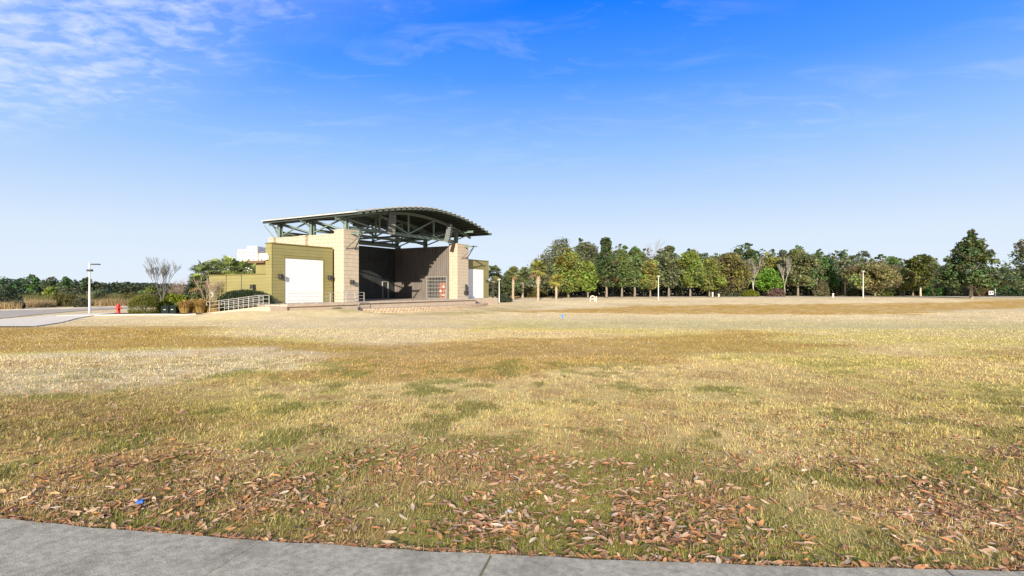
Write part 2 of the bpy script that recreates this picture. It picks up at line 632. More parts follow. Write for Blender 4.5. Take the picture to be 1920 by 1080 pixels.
# grass blades, one by one near by and as coarser tufts farther off
def build_grass():
    P = []
    for y0, y1, dens in ((3.0, 5.0, 8500), (5.0, 8, 4200), (8, 14, 1300), (14, 28, 260), (28, 58, 34)):
        n = int((y1 ** 2 - y0 ** 2) * 1.12 * dens)
        y = np.sqrt(rng.uniform(y0 ** 2, y1 ** 2, n))
        x = rng.uniform(-1.12, 1.12, n) * y
        P.append(np.stack([x, y], -1))
    P = np.vstack(P)
    x, y = P.T
    keep = (y > edge_y(x) - .012)
    # thinner in worn spots
    dens = fbm(x * 5.3, y * 5.3, 3, 77)
    keep &= rng.random(len(x)) < np.clip(-.15 + 1.9 * dens, .12, 1)
    # keep off the paved things by the stage
    keep &= ~((y > 40) & (x < -6))
    x, y = x[keep], y[keep]
    n = len(x)
    d = np.hypot(x, y)
    h = rng.uniform(.010, .026, n) * (.6 + 1.1 * dens[keep])
    h *= 1 + .012 * np.clip(d - 5, 0, 30)
    lean = rng.uniform(.35, 1.35, n)
    az = rng.uniform(0, 2 * np.pi, n)
    wd = (.0020 + .0010 * d) * rng.uniform(.6, 1.3, n)
    L = h * rng.uniform(1.0, 2.6, n)
    base = np.stack([x, y, gz(x, y) - .004], -1)
    dirv = np.stack([np.cos(az) * np.sin(lean), np.sin(az) * np.sin(lean), np.cos(lean)], -1)
    side = np.stack([-np.sin(az + rng.normal(0, .6, n)), np.cos(az), np.zeros(n)], -1)
    v0 = base - side * wd[:, None] / 2
    v1 = base + side * wd[:, None] / 2
    v2 = base + dirv * L[:, None]
    V = np.stack([v0, v1, v2], 1)
    c = lawn_color(x, y)
    # each blade: straw or green of its own
    u = rng.random(n)
    straw = np.array((.58, .47, .27))
    green = np.array((.17, .20, .04))
    ws = np.where(u < .34, .65 - .4 * S(18, 40, d), 0)[:, None]
    wg = np.where((u > .80), .6, 0)[:, None]
    lum = c.mean(1, keepdims=True)
    c = c * (1 - ws) + straw * (lum / .25) ** .4 * .72 * ws
    c = c * (1 - wg) + green * (lum / .25) ** .5 * wg
    c *= (1.06 + rng.uniform(-.28, .55, n) * (1 - .7 * S(18, 40, d)))[:, None] * (.72 + .62 * fbm(x * 6.1 + 3, y * 6.1, 3, 88))[:, None]
    cc = np.repeat(c[:, None, :], 3, 1)
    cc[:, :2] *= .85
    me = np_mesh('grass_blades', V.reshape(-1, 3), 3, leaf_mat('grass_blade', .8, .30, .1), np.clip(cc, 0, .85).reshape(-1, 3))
    o = link('grass_blades', me)
    tag(o, 'short dormant grass, straw and green, covering the wide lawn', 'grass', kind='stuff')


build_grass()

# ------------------------------------------------------------------ paved things
M_conc = mat('concrete', (.305, .285, .232), .95, .30, 22, .3, 120, spec=.1, stain=.6)
M_conc_pale = mat('pale_concrete', (.60, .54, .45), .9, .10, 1.2, .3, 40, spec=.1)
M_conc_pink = mat('pinkish_concrete', (.43, .345, .265), .9, .10, 1.4, .3, 40, stain=.2)
M_asph = mat('bleached_asphalt', (.33, .29, .245), .95, .12, 1.0, .4, 50)
M_mulch = mat('bark_mulch', (.10, .065, .045), 1., .35, 9, .9, 40)


def sidewalk():
    root = link('sidewalk', MB().add([(-9, -.6, -.09), (9, -.6, -.09), (9, 2.5, -.09), (-9, 2.5, -.09)], [(0, 1, 2, 3)]).mesh('sidewalk_bed', M_conc))
    tag(root, kind='structure')
    # each slab: strip between two joints, its outer edge following the curve of the path
    joints = [(-9, -6), (-4.75, -5.1), (-1.67, -2.6), (-.13, -.75), (2.6, 2.3), (5.4, 5.4), (9, 9)]
    for k in range(len(joints) - 1):
        (a1, a0), (b1, b0) = joints[k], joints[k + 1]
        top = []
        g = .006
        n = 14
        for i in range(n + 1):
            x = a1 + g + (b1 - a1 - 2 * g) * i / n
            wobble = .012 * math.sin(x * 9.1) * math.sin(x * 3.7)
            top.append((x, float(edge_y(x)) + wobble))
        low = [(a0 + g, .6), (b0 - g, .6)]
        ring = [(low[0][0], low[0][1])] + [(low[1][0], low[1][1])] + top[::-1]
        z1 = .02
        m_ = MB()
        nn = len(ring)
        cx = sum(p[0] for p in ring) / nn
        cy = sum(p[1] for p in ring) / nn
        inner = [(p[0] + (cx - p[0]) * .004, p[1] + (cy - p[1]) * .004) for p in ring]
        vsx = [(p[0], p[1], -.1) for p in ring] + [(p[0], p[1], z1 - .006) for p in ring] + [(p[0], p[1], z1) for p in inner]
        fs = []
        for lv in range(2):
            for i in range(nn):
                j = (i + 1) % nn
                fs.append((lv * nn + i, lv * nn + j, (lv + 1) * nn + j, (lv + 1) * nn + i))
        fs.append(tuple(range(2 * nn, 3 * nn)))
        m_.add(vsx, fs)
        m_.build('slab', M_conc, root)


sidewalk()


def strip(name, L, Rr, m, lift, sub=6, kerb=0):
    """sheet draped on the lawn between two polylines"""
    m_ = MB()
    v = []
    f = []
    pts = []
    for i in range(len(L) - 1):
        for s in range(sub):
            t = s / sub
            pts.append((tuple(L[i][k] * (1 - t) + L[i + 1][k] * t for k in (0, 1)), tuple(Rr[i][k] * (1 - t) + Rr[i + 1][k] * t for k in (0, 1))))
    pts.append((L[-1], Rr[-1]))
    w = 5
    for a, b in pts:
        for j in range(w):
            t = j / (w - 1)
            x = a[0] * (1 - t) + b[0] * t
            y = a[1] * (1 - t) + b[1] * t
            v.append((x, y, GZ(x, y) + lift))
    for i in range(len(pts) - 1):
        for j in range(w - 1):
            f.append((i * w + j, i * w + j + 1, (i + 1) * w + j + 1, (i + 1) * w + j))
    m_.add(v, f)
    if kerb:
        n = len(pts)
        m_.add([(p[0], p[1], GZ(*p) - .3) for p, q in pts] + [(p[0], p[1], GZ(*p) + lift) for p, q in pts], [(i, i + 1, n + i + 1, n + i) for i in range(n - 1)])
        m_.add([(q[0], q[1], GZ(*q) - .3) for p, q in pts] + [(q[0], q[1], GZ(*q) + lift) for p, q in pts], [(i, i + 1, n + i + 1, n + i) for i in range(n - 1)])
    return tag(m_.build(name, m), kind='structure')


strip('road', [(-66, 30), (-62, 46), (-57.4, 59.8), (-53.9, 67.1), (-51.9, 72.1), (-47, 84), (-36, 100), (-10, 118)],
      [(-34, 30), (-40.7, 41.5), (-45.5, 52), (-48.5, 60), (-47.5, 70), (-43, 80), (-33, 95), (-8, 113)], M_asph, .03)
strip('kerb', [(-66.5, 30), (-62.5, 46), (-57.9, 59.9), (-54.4, 67.2), (-52.4, 72.2), (-47.5, 84.3)],
      [(-65.9, 30), (-61.9, 46), (-57.3, 59.8), (-53.8, 67.1), (-51.8, 72.1), (-46.9, 84)], M_conc_pale, .15, kerb=1)
strip('pavement', [(-34, 30), (-38.8, 39.5), (-41.2, 47), (-41.4, 51), (-40.2, 54.5)],
      [(-27, 30), (-30.5, 36), (-34.4, 42), (-36.5, 46.5), (-38.4, 51.5)], M_conc_pale, .06, kerb=1)
strip('bed_edging', [(-39.5, 46.5), (-36, 46.9), (-33, 47.2), (-30, 47.0), (-27, 45.8)],
      [(-39.5, 46.25), (-36, 46.65), (-33, 46.95), (-30, 46.75), (-27, 45.55)], M_conc_pale, .08, kerb=1)
strip('planting_bed', [(-40, 51.5), (-37, 54), (-33.5, 56), (-30, 57), (-25, 52)],
      [(-39.3, 46.6), (-36, 47.0), (-33, 47.3), (-30, 47.1), (-27, 45.95)], M_mulch, .04)
strip('far_path', [(30, 105), (60, 110), (95, 114), (150, 116)], [(30, 101), (60, 105), (95, 109), (150, 111)], M_conc_pale, .04)
strip('far_road', [(-3, 86.5), (6, 91), (20, 97), (34, 104)], [(-1, 85.2), (6, 89.6), (21, 95.6), (34, 102)], M_conc_pale, .03)

# ------------------------------------------------------------------ materials of the stage building
M_cream = mat('cream_block', (.43, .36, .278), .9, .10, 2.2, .5, 30, stain=.12)
M_mortar = mat('mortar', (.40, .325, .24), .95, .1, 3)
M_olive = mat('olive_siding', (.215, .193, .078), .7, .08, 1.0, .1, 30, stain=.10, stretch=(.4, .4, 2))
M_olive_trim = mat('olive_trim', (.17, .145, .045), .6, .06, 2)
M_white = mat('white_shutter', (.70, .70, .685), .6, .05, .8, stain=.06)
M_steel = mat('green_steel', (.15, .20, .18), .5, .15, 4, .1, 20, spec=.4)
M_steel_dk = mat('dark_steel', (.05, .062, .055), .55, .15, 4)
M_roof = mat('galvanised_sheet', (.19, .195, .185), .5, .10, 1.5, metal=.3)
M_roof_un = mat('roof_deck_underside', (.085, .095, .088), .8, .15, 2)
M_back = mat('charcoal_panel', (.030, .034, .036), .6, .25, 1.6, .2, 10, stain=.3)
M_side = mat('brown_grey_cladding', (.138, .120, .108), .8, .15, 1.5, .3, 25, stain=.25, stretch=(1, 1, .3))
M_deck = mat('stage_deck', (.40, .33, .26), .9, .12, 1.5, .2, 30)
M_galv = mat('galvanised_rail', (.36, .35, .335), .5, .06, 5, metal=.2)
M_dark = mat('dark_fitting', (.03, .028, .026), .5, .1, 5)
M_brickb = mat('tan_block', (.44, .34, .23), .95, .14, 5, .5, 30)
M_brickr = mat('rose_block', (.38, .27, .19), .95, .14, 5, .5, 30)

# ------------------------------------------------------------------ the stage building (local x along its front, y to its back)
AX, AY = -15.8, 55.0
stage = thing('stage_building', 'open air stage with arched steel roof, cream towers and olive side wings', 'stage', (AX, AY, 0), R(60))
ux, uy = math.cos(R(60)), math.sin(R(60))


def W(x, y):
    """local stage coordinates to world"""
    return AX + ux * x - uy * y, AY + uy * x + ux * y


DECK = .40
TOP = 7.6


def block_courses(name, x0, x1, y0, y1, z0, z1, parent, faces='FLRB', ch=.40, bl=.80):
    """masonry: core with every block of the skin standing proud of the mortar joints"""
    core = MB().box(x0 + .03, x1 - .03, y0 + .03, y1 - .03, z0, z1 - .02).build(name, M_mortar, parent)
    m_ = MB()
    n = int(round((z1 - z0) / ch))
    ch = (z1 - z0) / n
    g = .012
    for k in range(n):
        za, zb = z0 + k * ch + g, z0 + (k + 1) * ch - g
        off = (k % 2) * bl / 2
        if 'F' in faces or 'B' in faces:
            e = [x0] + [x for x in np.arange(math.floor(x0 / bl) * bl + off, x1, bl) if x0 + .15 < x < x1 - .15] + [x1]
            for a, b in zip(e[:-1], e[1:]):
                pr = random.uniform(0, .005)
                if 'F' in faces:
                    m_.box(a + g, b - g, y0 - pr, y0 + .029, za, zb)
                if 'B' in faces:
                    m_.box(a + g, b - g, y1 - .029, y1 + pr, za, zb)
        e = [y0] + [y for y in np.arange(math.floor(y0 / bl) * bl + bl / 2 - off, y1, bl) if y0 + .15 < y < y1 - .15] + [y1]
        for a, b in zip(e[:-1], e[1:]):
            pr = random.uniform(0, .005)
            if 'L' in faces:
                m_.box(x0 - pr, x0 + .029, a + g + .03, b - g - .03, za, zb)
            if 'R' in faces:
                m_.box(x1 - .029, x1 + pr, a + g + .03, b - g - .03, za, zb)
    m_.box(x0 - .04, x1 + .04, y0 - .04, y1 + .04, z1 - .02, z1 + .10)
    s = m_.build('block_courses', M_cream, core)
    s['kind'] = 'stuff'
    return core


block_courses('tower', -2.0, 0, 0, 1.4, -.9, TOP, stage, 'FLR')
block_courses('tower', 17.3, 19.8, 0, 1.4, -.9, TOP, stage, 'FLR')
block_courses('side_wall', -1.75, -1.35, 1.4, 12.0, -.9, 7.25, stage, 'L')
for yy in (5.6, 10.8):
    block_courses('pilaster', -2.1, -1.2, yy, yy + .9, -.9, 7.25, stage, 'LF')
# right side wall of the stage, outer skin
MB().box(18.6, 19.0, 1.4, 12.0, -.9, 7.25).build('side_wall', M_cream, stage)

# --- stage deck and fascia
dk = MB().box(-2.6, 20.6, -.95, -.02, DECK - .17, DECK).box(-1.3, 18.6, -.02, 11.6, DECK - .17, DECK - .002).build('deck', M_deck, stage)
MB().box(-2.4, 20.4, -.75, -.3, -1.0, DECK - .172).build('deck_fascia', M_conc_pink, stage)


# --- back wall: dark panels with open joints, door, ledge
def back_wall():
    b = MB().box(-1.35, 18.6, 11.0, 11.25, DECK, 7.35).build('back_wall', M_dark, stage)
    n = 15
    x0, x1 = -1.3, 17.25
    w = (x1 - x0) / n
    for k in range(n):
        for za, zb in ((DECK + .01, 3.95), (3.98, 7.38)):
            a, c = x0 + k * w + .015, x0 + (k + 1) * w - .015
            if k == n - 2 and za < 1:
                za = 2.65
            MB().box(a, c, 10.92 - random.uniform(0, .03), 10.998, za, zb).build('panel', M_back, b)
    MB().box(3.2, 14.5, 10.55, 10.9, 5.35, 5.6).build('ledge', M_dark, b)
    d = MB().box(14.9, 15.85, 10.9, 10.96, DECK, 2.55).build('stage_door', M_back, stage)
    MB().box(15.86, 15.98, 10.80, 10.97, DECK, 2.65).box(14.78, 14.89, 10.80, 10.97, DECK, 2.65).box(14.78, 15.98, 10.80, 10.97, 2.652, 2.74).build('door_frame', M_galv, d)
    MB().box(15.66, 15.74, 10.82, 10.89, 1.35, 1.5).build('handle', M_galv, d)


back_wall()


# --- right interior wall: vertical ribbed cladding with a barred store opening
def ribbed_wall():
    X = 17.25
    y0, y1 = 1.42, 10.9
    g0, g1, gt = 1.75, 5.05, 3.35
    m_ = MB()
    for ya, yb, za, zb in ((g1, y1, DECK, gt), (y0, g0, DECK, gt), (y0, y1, gt, 7.4)):
        m_.box(X + .05, X + .3, ya, yb, za, zb)
        y = ya + .05
        while y < yb - .2:
            m_.box(X - random.uniform(0, .02), X + .049, y, min(y + .27, yb), za, zb - .003)
            y += .33
    w = m_.build('cladding', M_side, stage)
    # store room behind the opening
    MB().box(X + .31, X + 1.3, g0 - .02, g0, DECK, gt).box(X + .31, X + 1.3, g1, g1 + .02, DECK, gt).box(X + 1.25, X + 1.3, g0, g1, DECK, gt).box(X + .31, X + 1.25, g0, g1, gt, gt + .02).build('store_room', M_dark, stage)
    M_gate = mat('gate_bars', (.30, .29, .28), .5, .1, 5)
    gate = MB().beam((X - .03, g0, gt - .03), (X - .03, g1, gt - .03), .07).beam((X - .03, g0, DECK + .06), (X - .03, g1, DECK + .06), .07).beam((X - .03, g0 + .03, DECK), (X - .03, g0 + .03, gt), .07).beam((X - .03, g1 - .03, DECK), (X - .03, g1 - .03, gt), .07).build('gate', M_gate, stage)
    n = 13
    for k in range(1, n):
        y = g0 + (g1 - g0) * k / n
        MB().beam((X - .03, y, DECK + .1), (X - .03, y, gt - .07), .035).build('bar', M_gate, gate)
    for k in range(1, 6):
        z = DECK + (gt - DECK) * k / 6
        MB().beam((X - .072, g0 + .07, z), (X - .072, g1 - .07, z), .04).build('rail', M_gate, gate)


ribbed_wall()
M_orange = mat('orange_paint', (.36, .10, .045), .6, .35, 3, stain=.2)
cab = thing('cabinet', 'orange painted cabinet with pale patches behind the barred gate of the stage', 'cabinet', (*W(17.95, 2.75), DECK), R(60))
MB().cbox(-.28, .28, -.55, .55, .05, 2.15, .03).build('body', M_orange, cab)
for s in (-1, 1):
    MB().box(-.305, -.282, .02 if s > 0 else -.52, .52 if s > 0 else -.02, .15, 2.05).build('door', M_orange, cab)
for pa in ((-.35, -.05, 1.5, 1.8), (.15, .42, .9, 1.15), (-.4, .1, .4, .55)):
    MB().box(-.325, -.307, *pa).build('patch', M_white, cab)
crate = thing('crate', 'white slatted crate stack beside the orange cabinet behind the gate', 'crate', (*W(17.75, 1.98), DECK), R(60))
for k in range(3):
    m_ = MB()
    for q in range(3):
        m_.box(-.2, .2, -.2, .2, k * .42 + q * .13 + .01, k * .42 + q * .13 + .1)
    m_.build('box', M_white, crate)


# --- olive wings: lapped boards round a white shutter
def lap_boards(parent, face, a0, a1, fixed, z0, z1, hole=None, bh=.30, sgn=-1):
    """boards on a wall face; face 'F' runs along x at y=fixed, 'L' runs along y at x=fixed"""
    n = int(round((z1 - z0) / bh))
    bh = (z1 - z0) / n
    for k in range(n):
        za, zb = z0 + k * bh, z0 + (k + 1) * bh
        spans = [(a0, a1)]
        if hole and za < hole[2]:
            zb2 = zb
            spans = [(a0, hole[0]), (hole[1], a1)]
        for s0, s1 in spans:
            lo, hi = fixed + sgn * .036, fixed + sgn * .014      # lower edge stands proud
            if face == 'F':
                v = [(s0, fixed, za), (s1, fixed, za), (s1, fixed, zb), (s0, fixed, zb), (s0, lo, za), (s1, lo, za), (s1, hi, zb - .004), (s0, hi, zb - .004)]
            else:
                v = [(fixed, s0, za), (fixed, s1, za), (fixed, s1, zb), (fixed, s0, zb), (lo, s0, za), (lo, s1, za), (hi, s1, zb - .004), (hi, s0, zb - .004)]
            MB().add(v, [(0, 1, 2, 3), (4, 7, 6, 5), (0, 4, 5, 1), (3, 2, 6, 7), (0, 3, 7, 4), (1, 5, 6, 2)]).build('board', M_olive, parent)


def wing(x0, x1, d0, d1, left_end):
    zt, dt = 5.8, 4.55
    y = 1.5
    w = MB().box(x0, d0, y, y + .85, -.9, zt).box(d1, x1, y, y + .85, -.9, zt).box(d0, d1, y, y + .85, dt, zt).build('wing_wall', M_olive, stage)
    lap_boards(w, 'F', x0 - .05, x1, y, DECK, zt - .1, (d0 - .08, d1 + .08, dt))
    if left_end:
        lap_boards(w, 'L', y - .05, y + .85, x0, DECK, zt - .1)
    MB().box(x0 - .08, x1, y - .09, y + .9, zt, zt + .09).build('coping', M_olive_trim, w)
    sh = MB().box(d0 + .001, d1 - .001, y + .02, y + .1, DECK, dt - .001).build('shutter', M_white, stage)
    n = 11
    for k in range(n):
        za = DECK + (dt - DECK) * k / n
        MB().box(d0 + .01, d1 - .01, y - .004, y + .018, za + .008, za + (dt - DECK) / n - .008).build('slat', M_white, sh)
    MB().box(d0 - .08, d0, y - .06, y + .02, DECK, dt + .08).box(d1, d1 + .08, y - .06, y + .02, DECK, dt + .08).box(d0, d1, y - .06, y + .02, dt, dt + .08).build('shutter_frame', M_olive_trim, sh)
    return w


wl_ = wing(-9.0, -2.1, -7.7, -3.3, True)
wr_ = wing(19.8, 27.2, 21.0, 25.8, False)
MB().box(19.9, 27.4, -.05, 1.44, -1.0, DECK - .01).build('plinth', M_conc_pink, stage)
# low block behind the left wing
MB().box(-8.6, -2.2, 2.36, 4.4, -.5, 4.1).build('rear_block', M_olive, stage)
MB().box(-9.1, -2.1, 2.5, 4.8, 4.1, 4.32).build('rear_roof', mat('brown_eave', (.15, .09, .05), .8, .1), stage)
# screen wall running back from the left wing, in three lengths
for k, (ya, yb) in enumerate(((2.36, 5.9), (5.98, 8.3), (8.38, 11.2))):
    h = 3.05 - .02 * k
    s_ = MB().box(-8.98, -8.75, ya, yb, -.8, h).build('screen_wall', M_olive, stage)
    lap_boards(s_, 'L', ya, yb, -8.98, -.3, h - .06)
    MB().box(-9.06, -8.7, ya - .02, yb + .02, h, h + .07).build('coping', M_olive_trim, s_)
    MB().box(-9.02, -8.85, yb + .001, yb + .07, -.6, h - .01).build('post', M_dark, s_)


# --- roof: arched sheet, purlins front to back, trusses across
def arch(x):
    t = (x - 9.5) / 12.0
    return 9.18 + 1.85 * (1 - abs(t) ** (1.5 if t < 0 else 2.0))


RX0, RX1, RY0, RY1 = -2.5, 21.5, -2.3, 12.3


def build_roof():
    n = 96
    xs = [RX0 + (RX1 - RX0) * i / n for i in range(n + 1)]
    v = []
    for y in (RY0, RY1):
        for i, x in enumerate(xs):
            rib = .05 if i % 4 == 0 else 0
            v.append((x, y, arch(x) + .08 + rib))
    f = [(i, i + 1, n + 1 + i + 1, n + 1 + i) for i in range(n)]
    root = MB().add(v, f).build('roof', M_roof, stage)
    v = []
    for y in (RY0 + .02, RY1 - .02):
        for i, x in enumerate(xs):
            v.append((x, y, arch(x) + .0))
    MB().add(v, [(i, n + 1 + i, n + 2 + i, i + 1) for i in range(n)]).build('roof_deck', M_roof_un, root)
    # edge flashing all round
    m_ = MB()
    for y in (RY0 - .03, RY1 + .03):
        for i in range(n):
            m_.beam((xs[i], y, arch(xs[i]) + .05), (xs[i + 1], y, arch(xs[i + 1]) + .05), .05, .16)
    m_.beam((RX0 - .03, RY0, arch(RX0) + .05), (RX0 - .03, RY1, arch(RX0) + .05), .05, .13)
    m_.beam((RX1 + .03, RY0, arch(RX1) + .05), (RX1 + .03, RY1, arch(RX1) + .05), .05, .2)
    m_.build('edge_flashing', mat('pale_flashing', (.40, .41, .40), .5, .08, 3), root)
    k = 27
    for i in range(k):
        x = RX0 + .25 + (RX1 - RX0 - .5) * i / (k - 1)
        z = arch(x) - .14
        MB().ibeam((x, RY0 - .5, z), (x, RY1 + .1, z), .16, .28, .04).build('purlin', M_steel_dk, root)
    return root


build_roof()
TX = [-1.0, 3.75, 8.5, 13.25, 18.0]
TRUSS_Y = [.75, 5.95, 11.15]
for ty in TRUSS_Y:
    zb = 8.0
    ztop = lambda x: arch(x) - .45
    t_ = MB()
    t_.ibeam((TX[0] - .2, ty, zb), (TX[-1] + .2, ty, zb), .26, .30, .04)
    N = 20
    for i in range(N):
        a = RX0 + .1 + (RX1 - RX0 - .2) * i / N
        b = RX0 + .1 + (RX1 - RX0 - .2) * (i + 1) / N
        t_.ibeam((a, ty, ztop(a)), (b, ty, ztop(b)), .22, .28, .035)
    tr = t_.build('truss', M_steel, stage)
    for x in TX[1:-1]:
        MB().beam((x, ty, zb + .15), (x, ty, ztop(x) - .14), .17).build('web_post', M_steel, tr)
    for xa, xb in ((TX[0], TX[1]), (TX[1], TX[2]), (TX[3], TX[2]), (TX[4], TX[3])):
        MB().beam((xa, ty, ztop(xa) - .16), (xb, ty, zb + .16), .15).build('web_diagonal', M_steel, tr)
    for x in (TX[0], TX[-1]):
        base = TOP + .1 if ty < 1 else 7.27
        MB().ibeam((x, ty, base), (x, ty, ztop(x) - .1), .42, .42, .06, up=(1, 0, 0)).box(x - .35, x + .35, ty - .35, ty + .35, base - .005, base + .05).build('column', M_steel, stage)
    # knee braces out to the eaves
    MB().beam((TX[-1], ty, 8.2), (RX1 - 1.1, ty, arch(RX1 - 1.1) - .5), .12).build('knee_brace', M_steel, stage)
    MB().beam((TX[0], ty, 8.3), (RX0 + .35, ty, arch(RX0 + .35) - .5), .10).build('knee_brace', M_steel, stage)
# bracing between the columns along both sides, and longitudinal beams
for x in (TX[0], TX[-1]):
    for ya, yb in zip(TRUSS_Y[:-1], TRUSS_Y[1:]):
        MB().beam((x - .1, ya + .22, 7.75), (x - .1, yb - .22, 9.05), .13).build('brace', M_steel, stage)
        MB().beam((x + .1, ya + .22, 9.05), (x + .1, yb - .22, 7.75), .13).build('brace', M_steel, stage)
    MB().ibeam((x, RY0 + .3, 9.2), (x, RY1 - .2, 9.2), .2, .26, .03).build('eave_beam', M_steel, stage)
    MB().beam((x, 11.4, 7.5), (x, 12.2, 8.7), .12).build('brace', M_steel, stage)
MB().beam((TX[0] - .6, 11.4, 7.4), (RX0 + .4, RY1 + .1, 8.75), .09).build('brace', M_steel, stage)
for x in TX[1:-1]:
    MB().ibeam((x, TRUSS_Y[0], 7.98), (x, TRUSS_Y[-1], 7.98), .16, .2, .03).build('tie_beam', M_steel, stage)
    for ya, yb in zip(TRUSS_Y[:-1], TRUSS_Y[1:]):
        MB().beam((x, ya + .15, 8.15), (x, yb - .15, arch(x) - .6), .10).build('brace', M_steel, stage)
for xa, xb in zip(TX[:-1], TX[1:]):
    MB().beam((xa, TRUSS_Y[1] + .2, 8.0), (xb, TRUSS_Y[2] - .2, 8.0), .10).build('brace', M_steel, stage)
# maintenance catwalk rail at the back
MB().ibeam((-1.2, 10.6, 7.62), (18.2, 10.6, 7.62), .2, .3, .04).build('wall_beam', M_steel, stage)
# outriggers with two struts at the tower heads
for xc in (-1.0, 18.9):
    o_ = MB().ibeam((xc, .0, 7.35), (xc, -1.7, 7.35), .16, .2, .03).build('outrigger', M_steel, stage)
    MB().beam((xc - .45, -1.55, 7.34), (xc + .75, -1.55, 7.34), .09).build('lighting_bar', M_steel_dk, o_)
    for s in (-.75, .45):
        MB().beam((xc, -1.5, 7.26), (xc + s, -.02, 5.75), .09).build('strut', M_steel_dk, o_)


# wall lamps
def wall_lamp(x, y, z, face, big=False):
    k = 1.5 if big else 1.0
    m_ = MB()
    if face == 'F':
        m_.cbox(x - .12 * k, x + .12 * k, y - .26 * k, y - .06, z - .12 * k, z + .14 * k, .03)
        m_.box(x - .05, x + .05, y - .06, y, z - .16 * k, z + .16 * k)
    else:
        m_.cbox(x - .26 * k, x - .06, y - .12 * k, y + .12 * k, z - .12 * k, z + .14 * k, .03)
        m_.box(x - .06, x, y - .05, y + .05, z - .16 * k, z + .16 * k)
    return m_.build('wall_lamp', M_dark, stage)


wall_lamp(-8.3, 1.44, 2.85, 'F', True)
wall_lamp(-2.65, 1.44, 2.85, 'F', True)
wall_lamp(-1.1, -.02, 2.4, 'F', True)
wall_lamp(26.5, 1.44, 2.9, 'F')
wall_lamp(-9.04, 3.9, 1.9, 'L', True)
wall_lamp(-9.04, 9.6, 1.8, 'L')
h_ = wall_lamp(19.1, -.02, 1.75, 'F', True)
MB().box(18.75, 19.45, -.3, -.02, .95, 1.45).box(19.0, 19.2, -.25, -.02, 2.0, 2.3).build('control_box', M_dark, stage)
MB().cbox(-9.3, -9.06, 1.8, 2.15, 4.35, 4.75, .03).box(-9.2, -9.1, 1.9, 2.05, 4.75, 4.9).build('flood_lamp', M_white, stage)
MB().cbox(-9.25, -9.04, 10.3, 10.6, .9, 1.5, .03).build('meter_box', M_white, stage)

# --- segmental block wall bowed out in front of the stage
def bow(x):
    return -(3.55 - 3.0 * ((x - 9.0) / 14.6) ** 2)


ret = thing('retaining_wall', 'low bowed wall of tan and brown blocks along the stage front', 'wall', (AX, AY, 0), R(60))
blk = {}
for nm, mm in (('a', M_brickb), ('b', M_brickr)):
    # split-face block: bevelled wedge
    v = [(-.22, 0, 0), (.22, 0, 0), (.22, .26, 0), (-.22, .26, 0), (-.22, 0, .155), (.22, 0, .155), (.22, .26, .155), (-.22, .26, .155), (-.12, -.07, .02), (.12, -.07, .02), (.12, -.05, .14), (-.12, -.05, .14)]
    f = [(0, 3, 2, 1), (4, 5, 6, 7), (2, 3, 7, 6), (1, 2, 6, 5), (3, 0, 4, 7), (8, 9, 10, 11), (0, 1, 9, 8), (1, 5, 10, 9), (5, 4, 11, 10), (4, 0, 8, 11)]
    blk[nm] = MB().add(v, f).mesh('block', mm)
xb = -4.2
sx = []
while xb < 24.0:
    sx.append(xb)
    sl = (bow(xb + .01) - bow(xb)) / .01
    xb += .47 / math.sqrt(1 + sl * sl)
for c in range(4):
    for i, x in enumerate(sx):
        xx = x + .157 * c
        a = math.atan2(bow(xx + .05) - bow(xx - .05), .1)
        o = link('block', blk['a' if (i + c) % 3 or random.random() < .3 else 'b'], ret, (xx, bow(xx) + .05 * c, -.92 + .163 * c), a + random.uniform(-.03, .03))
pts = [(-4.4 + 28.4 * i / 40) for i in range(41)]
MB().add([(x, bow(x) + .25, -.30) for x in pts] + [(x, -.3, -.28) for x in pts], [(i, i + 1, 42 + i, 41 + i) for i in range(40)]).build('terrace_paving', M_conc_pink, ret)

# --- landing and ramp at the left end
ld = MB().box(-10.5, -2.402, -2.6, 1.43, DECK - .2, DECK - .004).box(-10.4, -2.5, -2.45, 1.4, -1., DECK - .202)
landing = ld.build('landing', M_conc_pink)
landing.location = (AX, AY, 0)
landing.rotation_euler = (0, 0, R(60))
tag(landing, 'raised pinkish concrete landing in front of the left white shutter', 'landing')
rp = MB().add([(-12.1, -1.1, .24), (-10.505, -1.1, .24), (-10.505, 7, -.5), (-12.1, 7, -.5),
               (-12.1, -1.1, -1.), (-10.505, -1.1, -1.), (-10.505, 7, -1.), (-12.1, 7, -1.)],
              [(0, 1, 2, 3), (7, 6, 5, 4), (0, 4, 5, 1), (2, 6, 7, 3), (1, 5, 6, 2), (3, 7, 4, 0)])
rp.box(-12.1, -10.505, -2.6, -1.105, -1., .24)
ramp_o = rp.build('ramp', M_conc_pink)
ramp_o.location = (AX, AY, 0)
ramp_o.rotation_euler = (0, 0, R(60))
tag(ramp_o, 'sloping concrete access ramp with handrails beside the domed shrub', 'ramp')


def rampz(y):
    return .24 + (-.5 - .24) * min(max((y + 1.1) / 8.1, 0), 1)


def handrail(label, pts, loop=False):
    """galvanised rail: posts, a top rail and two lower rails along local points (x, y, z)"""
    r = thing('handrail', label, 'railing', (AX, AY, 0), R(60), 'handrails at the stage ramp')
    for p in pts:
        MB().tube([(p[0], p[1], p[2] - .05), (p[0], p[1], p[2] + .95)], .027, 6).build('post', M_galv, r)
    for k, h in enumerate((.95, .64, .32)):
        path = [(p[0], p[1], p[2] + h) for p in pts]
        if loop and k == 0:
            q, q2 = pts[-1], pts[-2]
            e = (Vector(q) - Vector(q2)).normalized()
            for a in range(0, 181, 30):
                path.append(tuple(Vector((q[0], q[1], q[2] + .85)) + e * (.35 + .17 * math.sin(R(a))) + Vector((0, 0, .17 * math.cos(R(a))))))
        MB().tube(path, .022 if k else .028, 6).build('rail', M_galv, r)
    return r


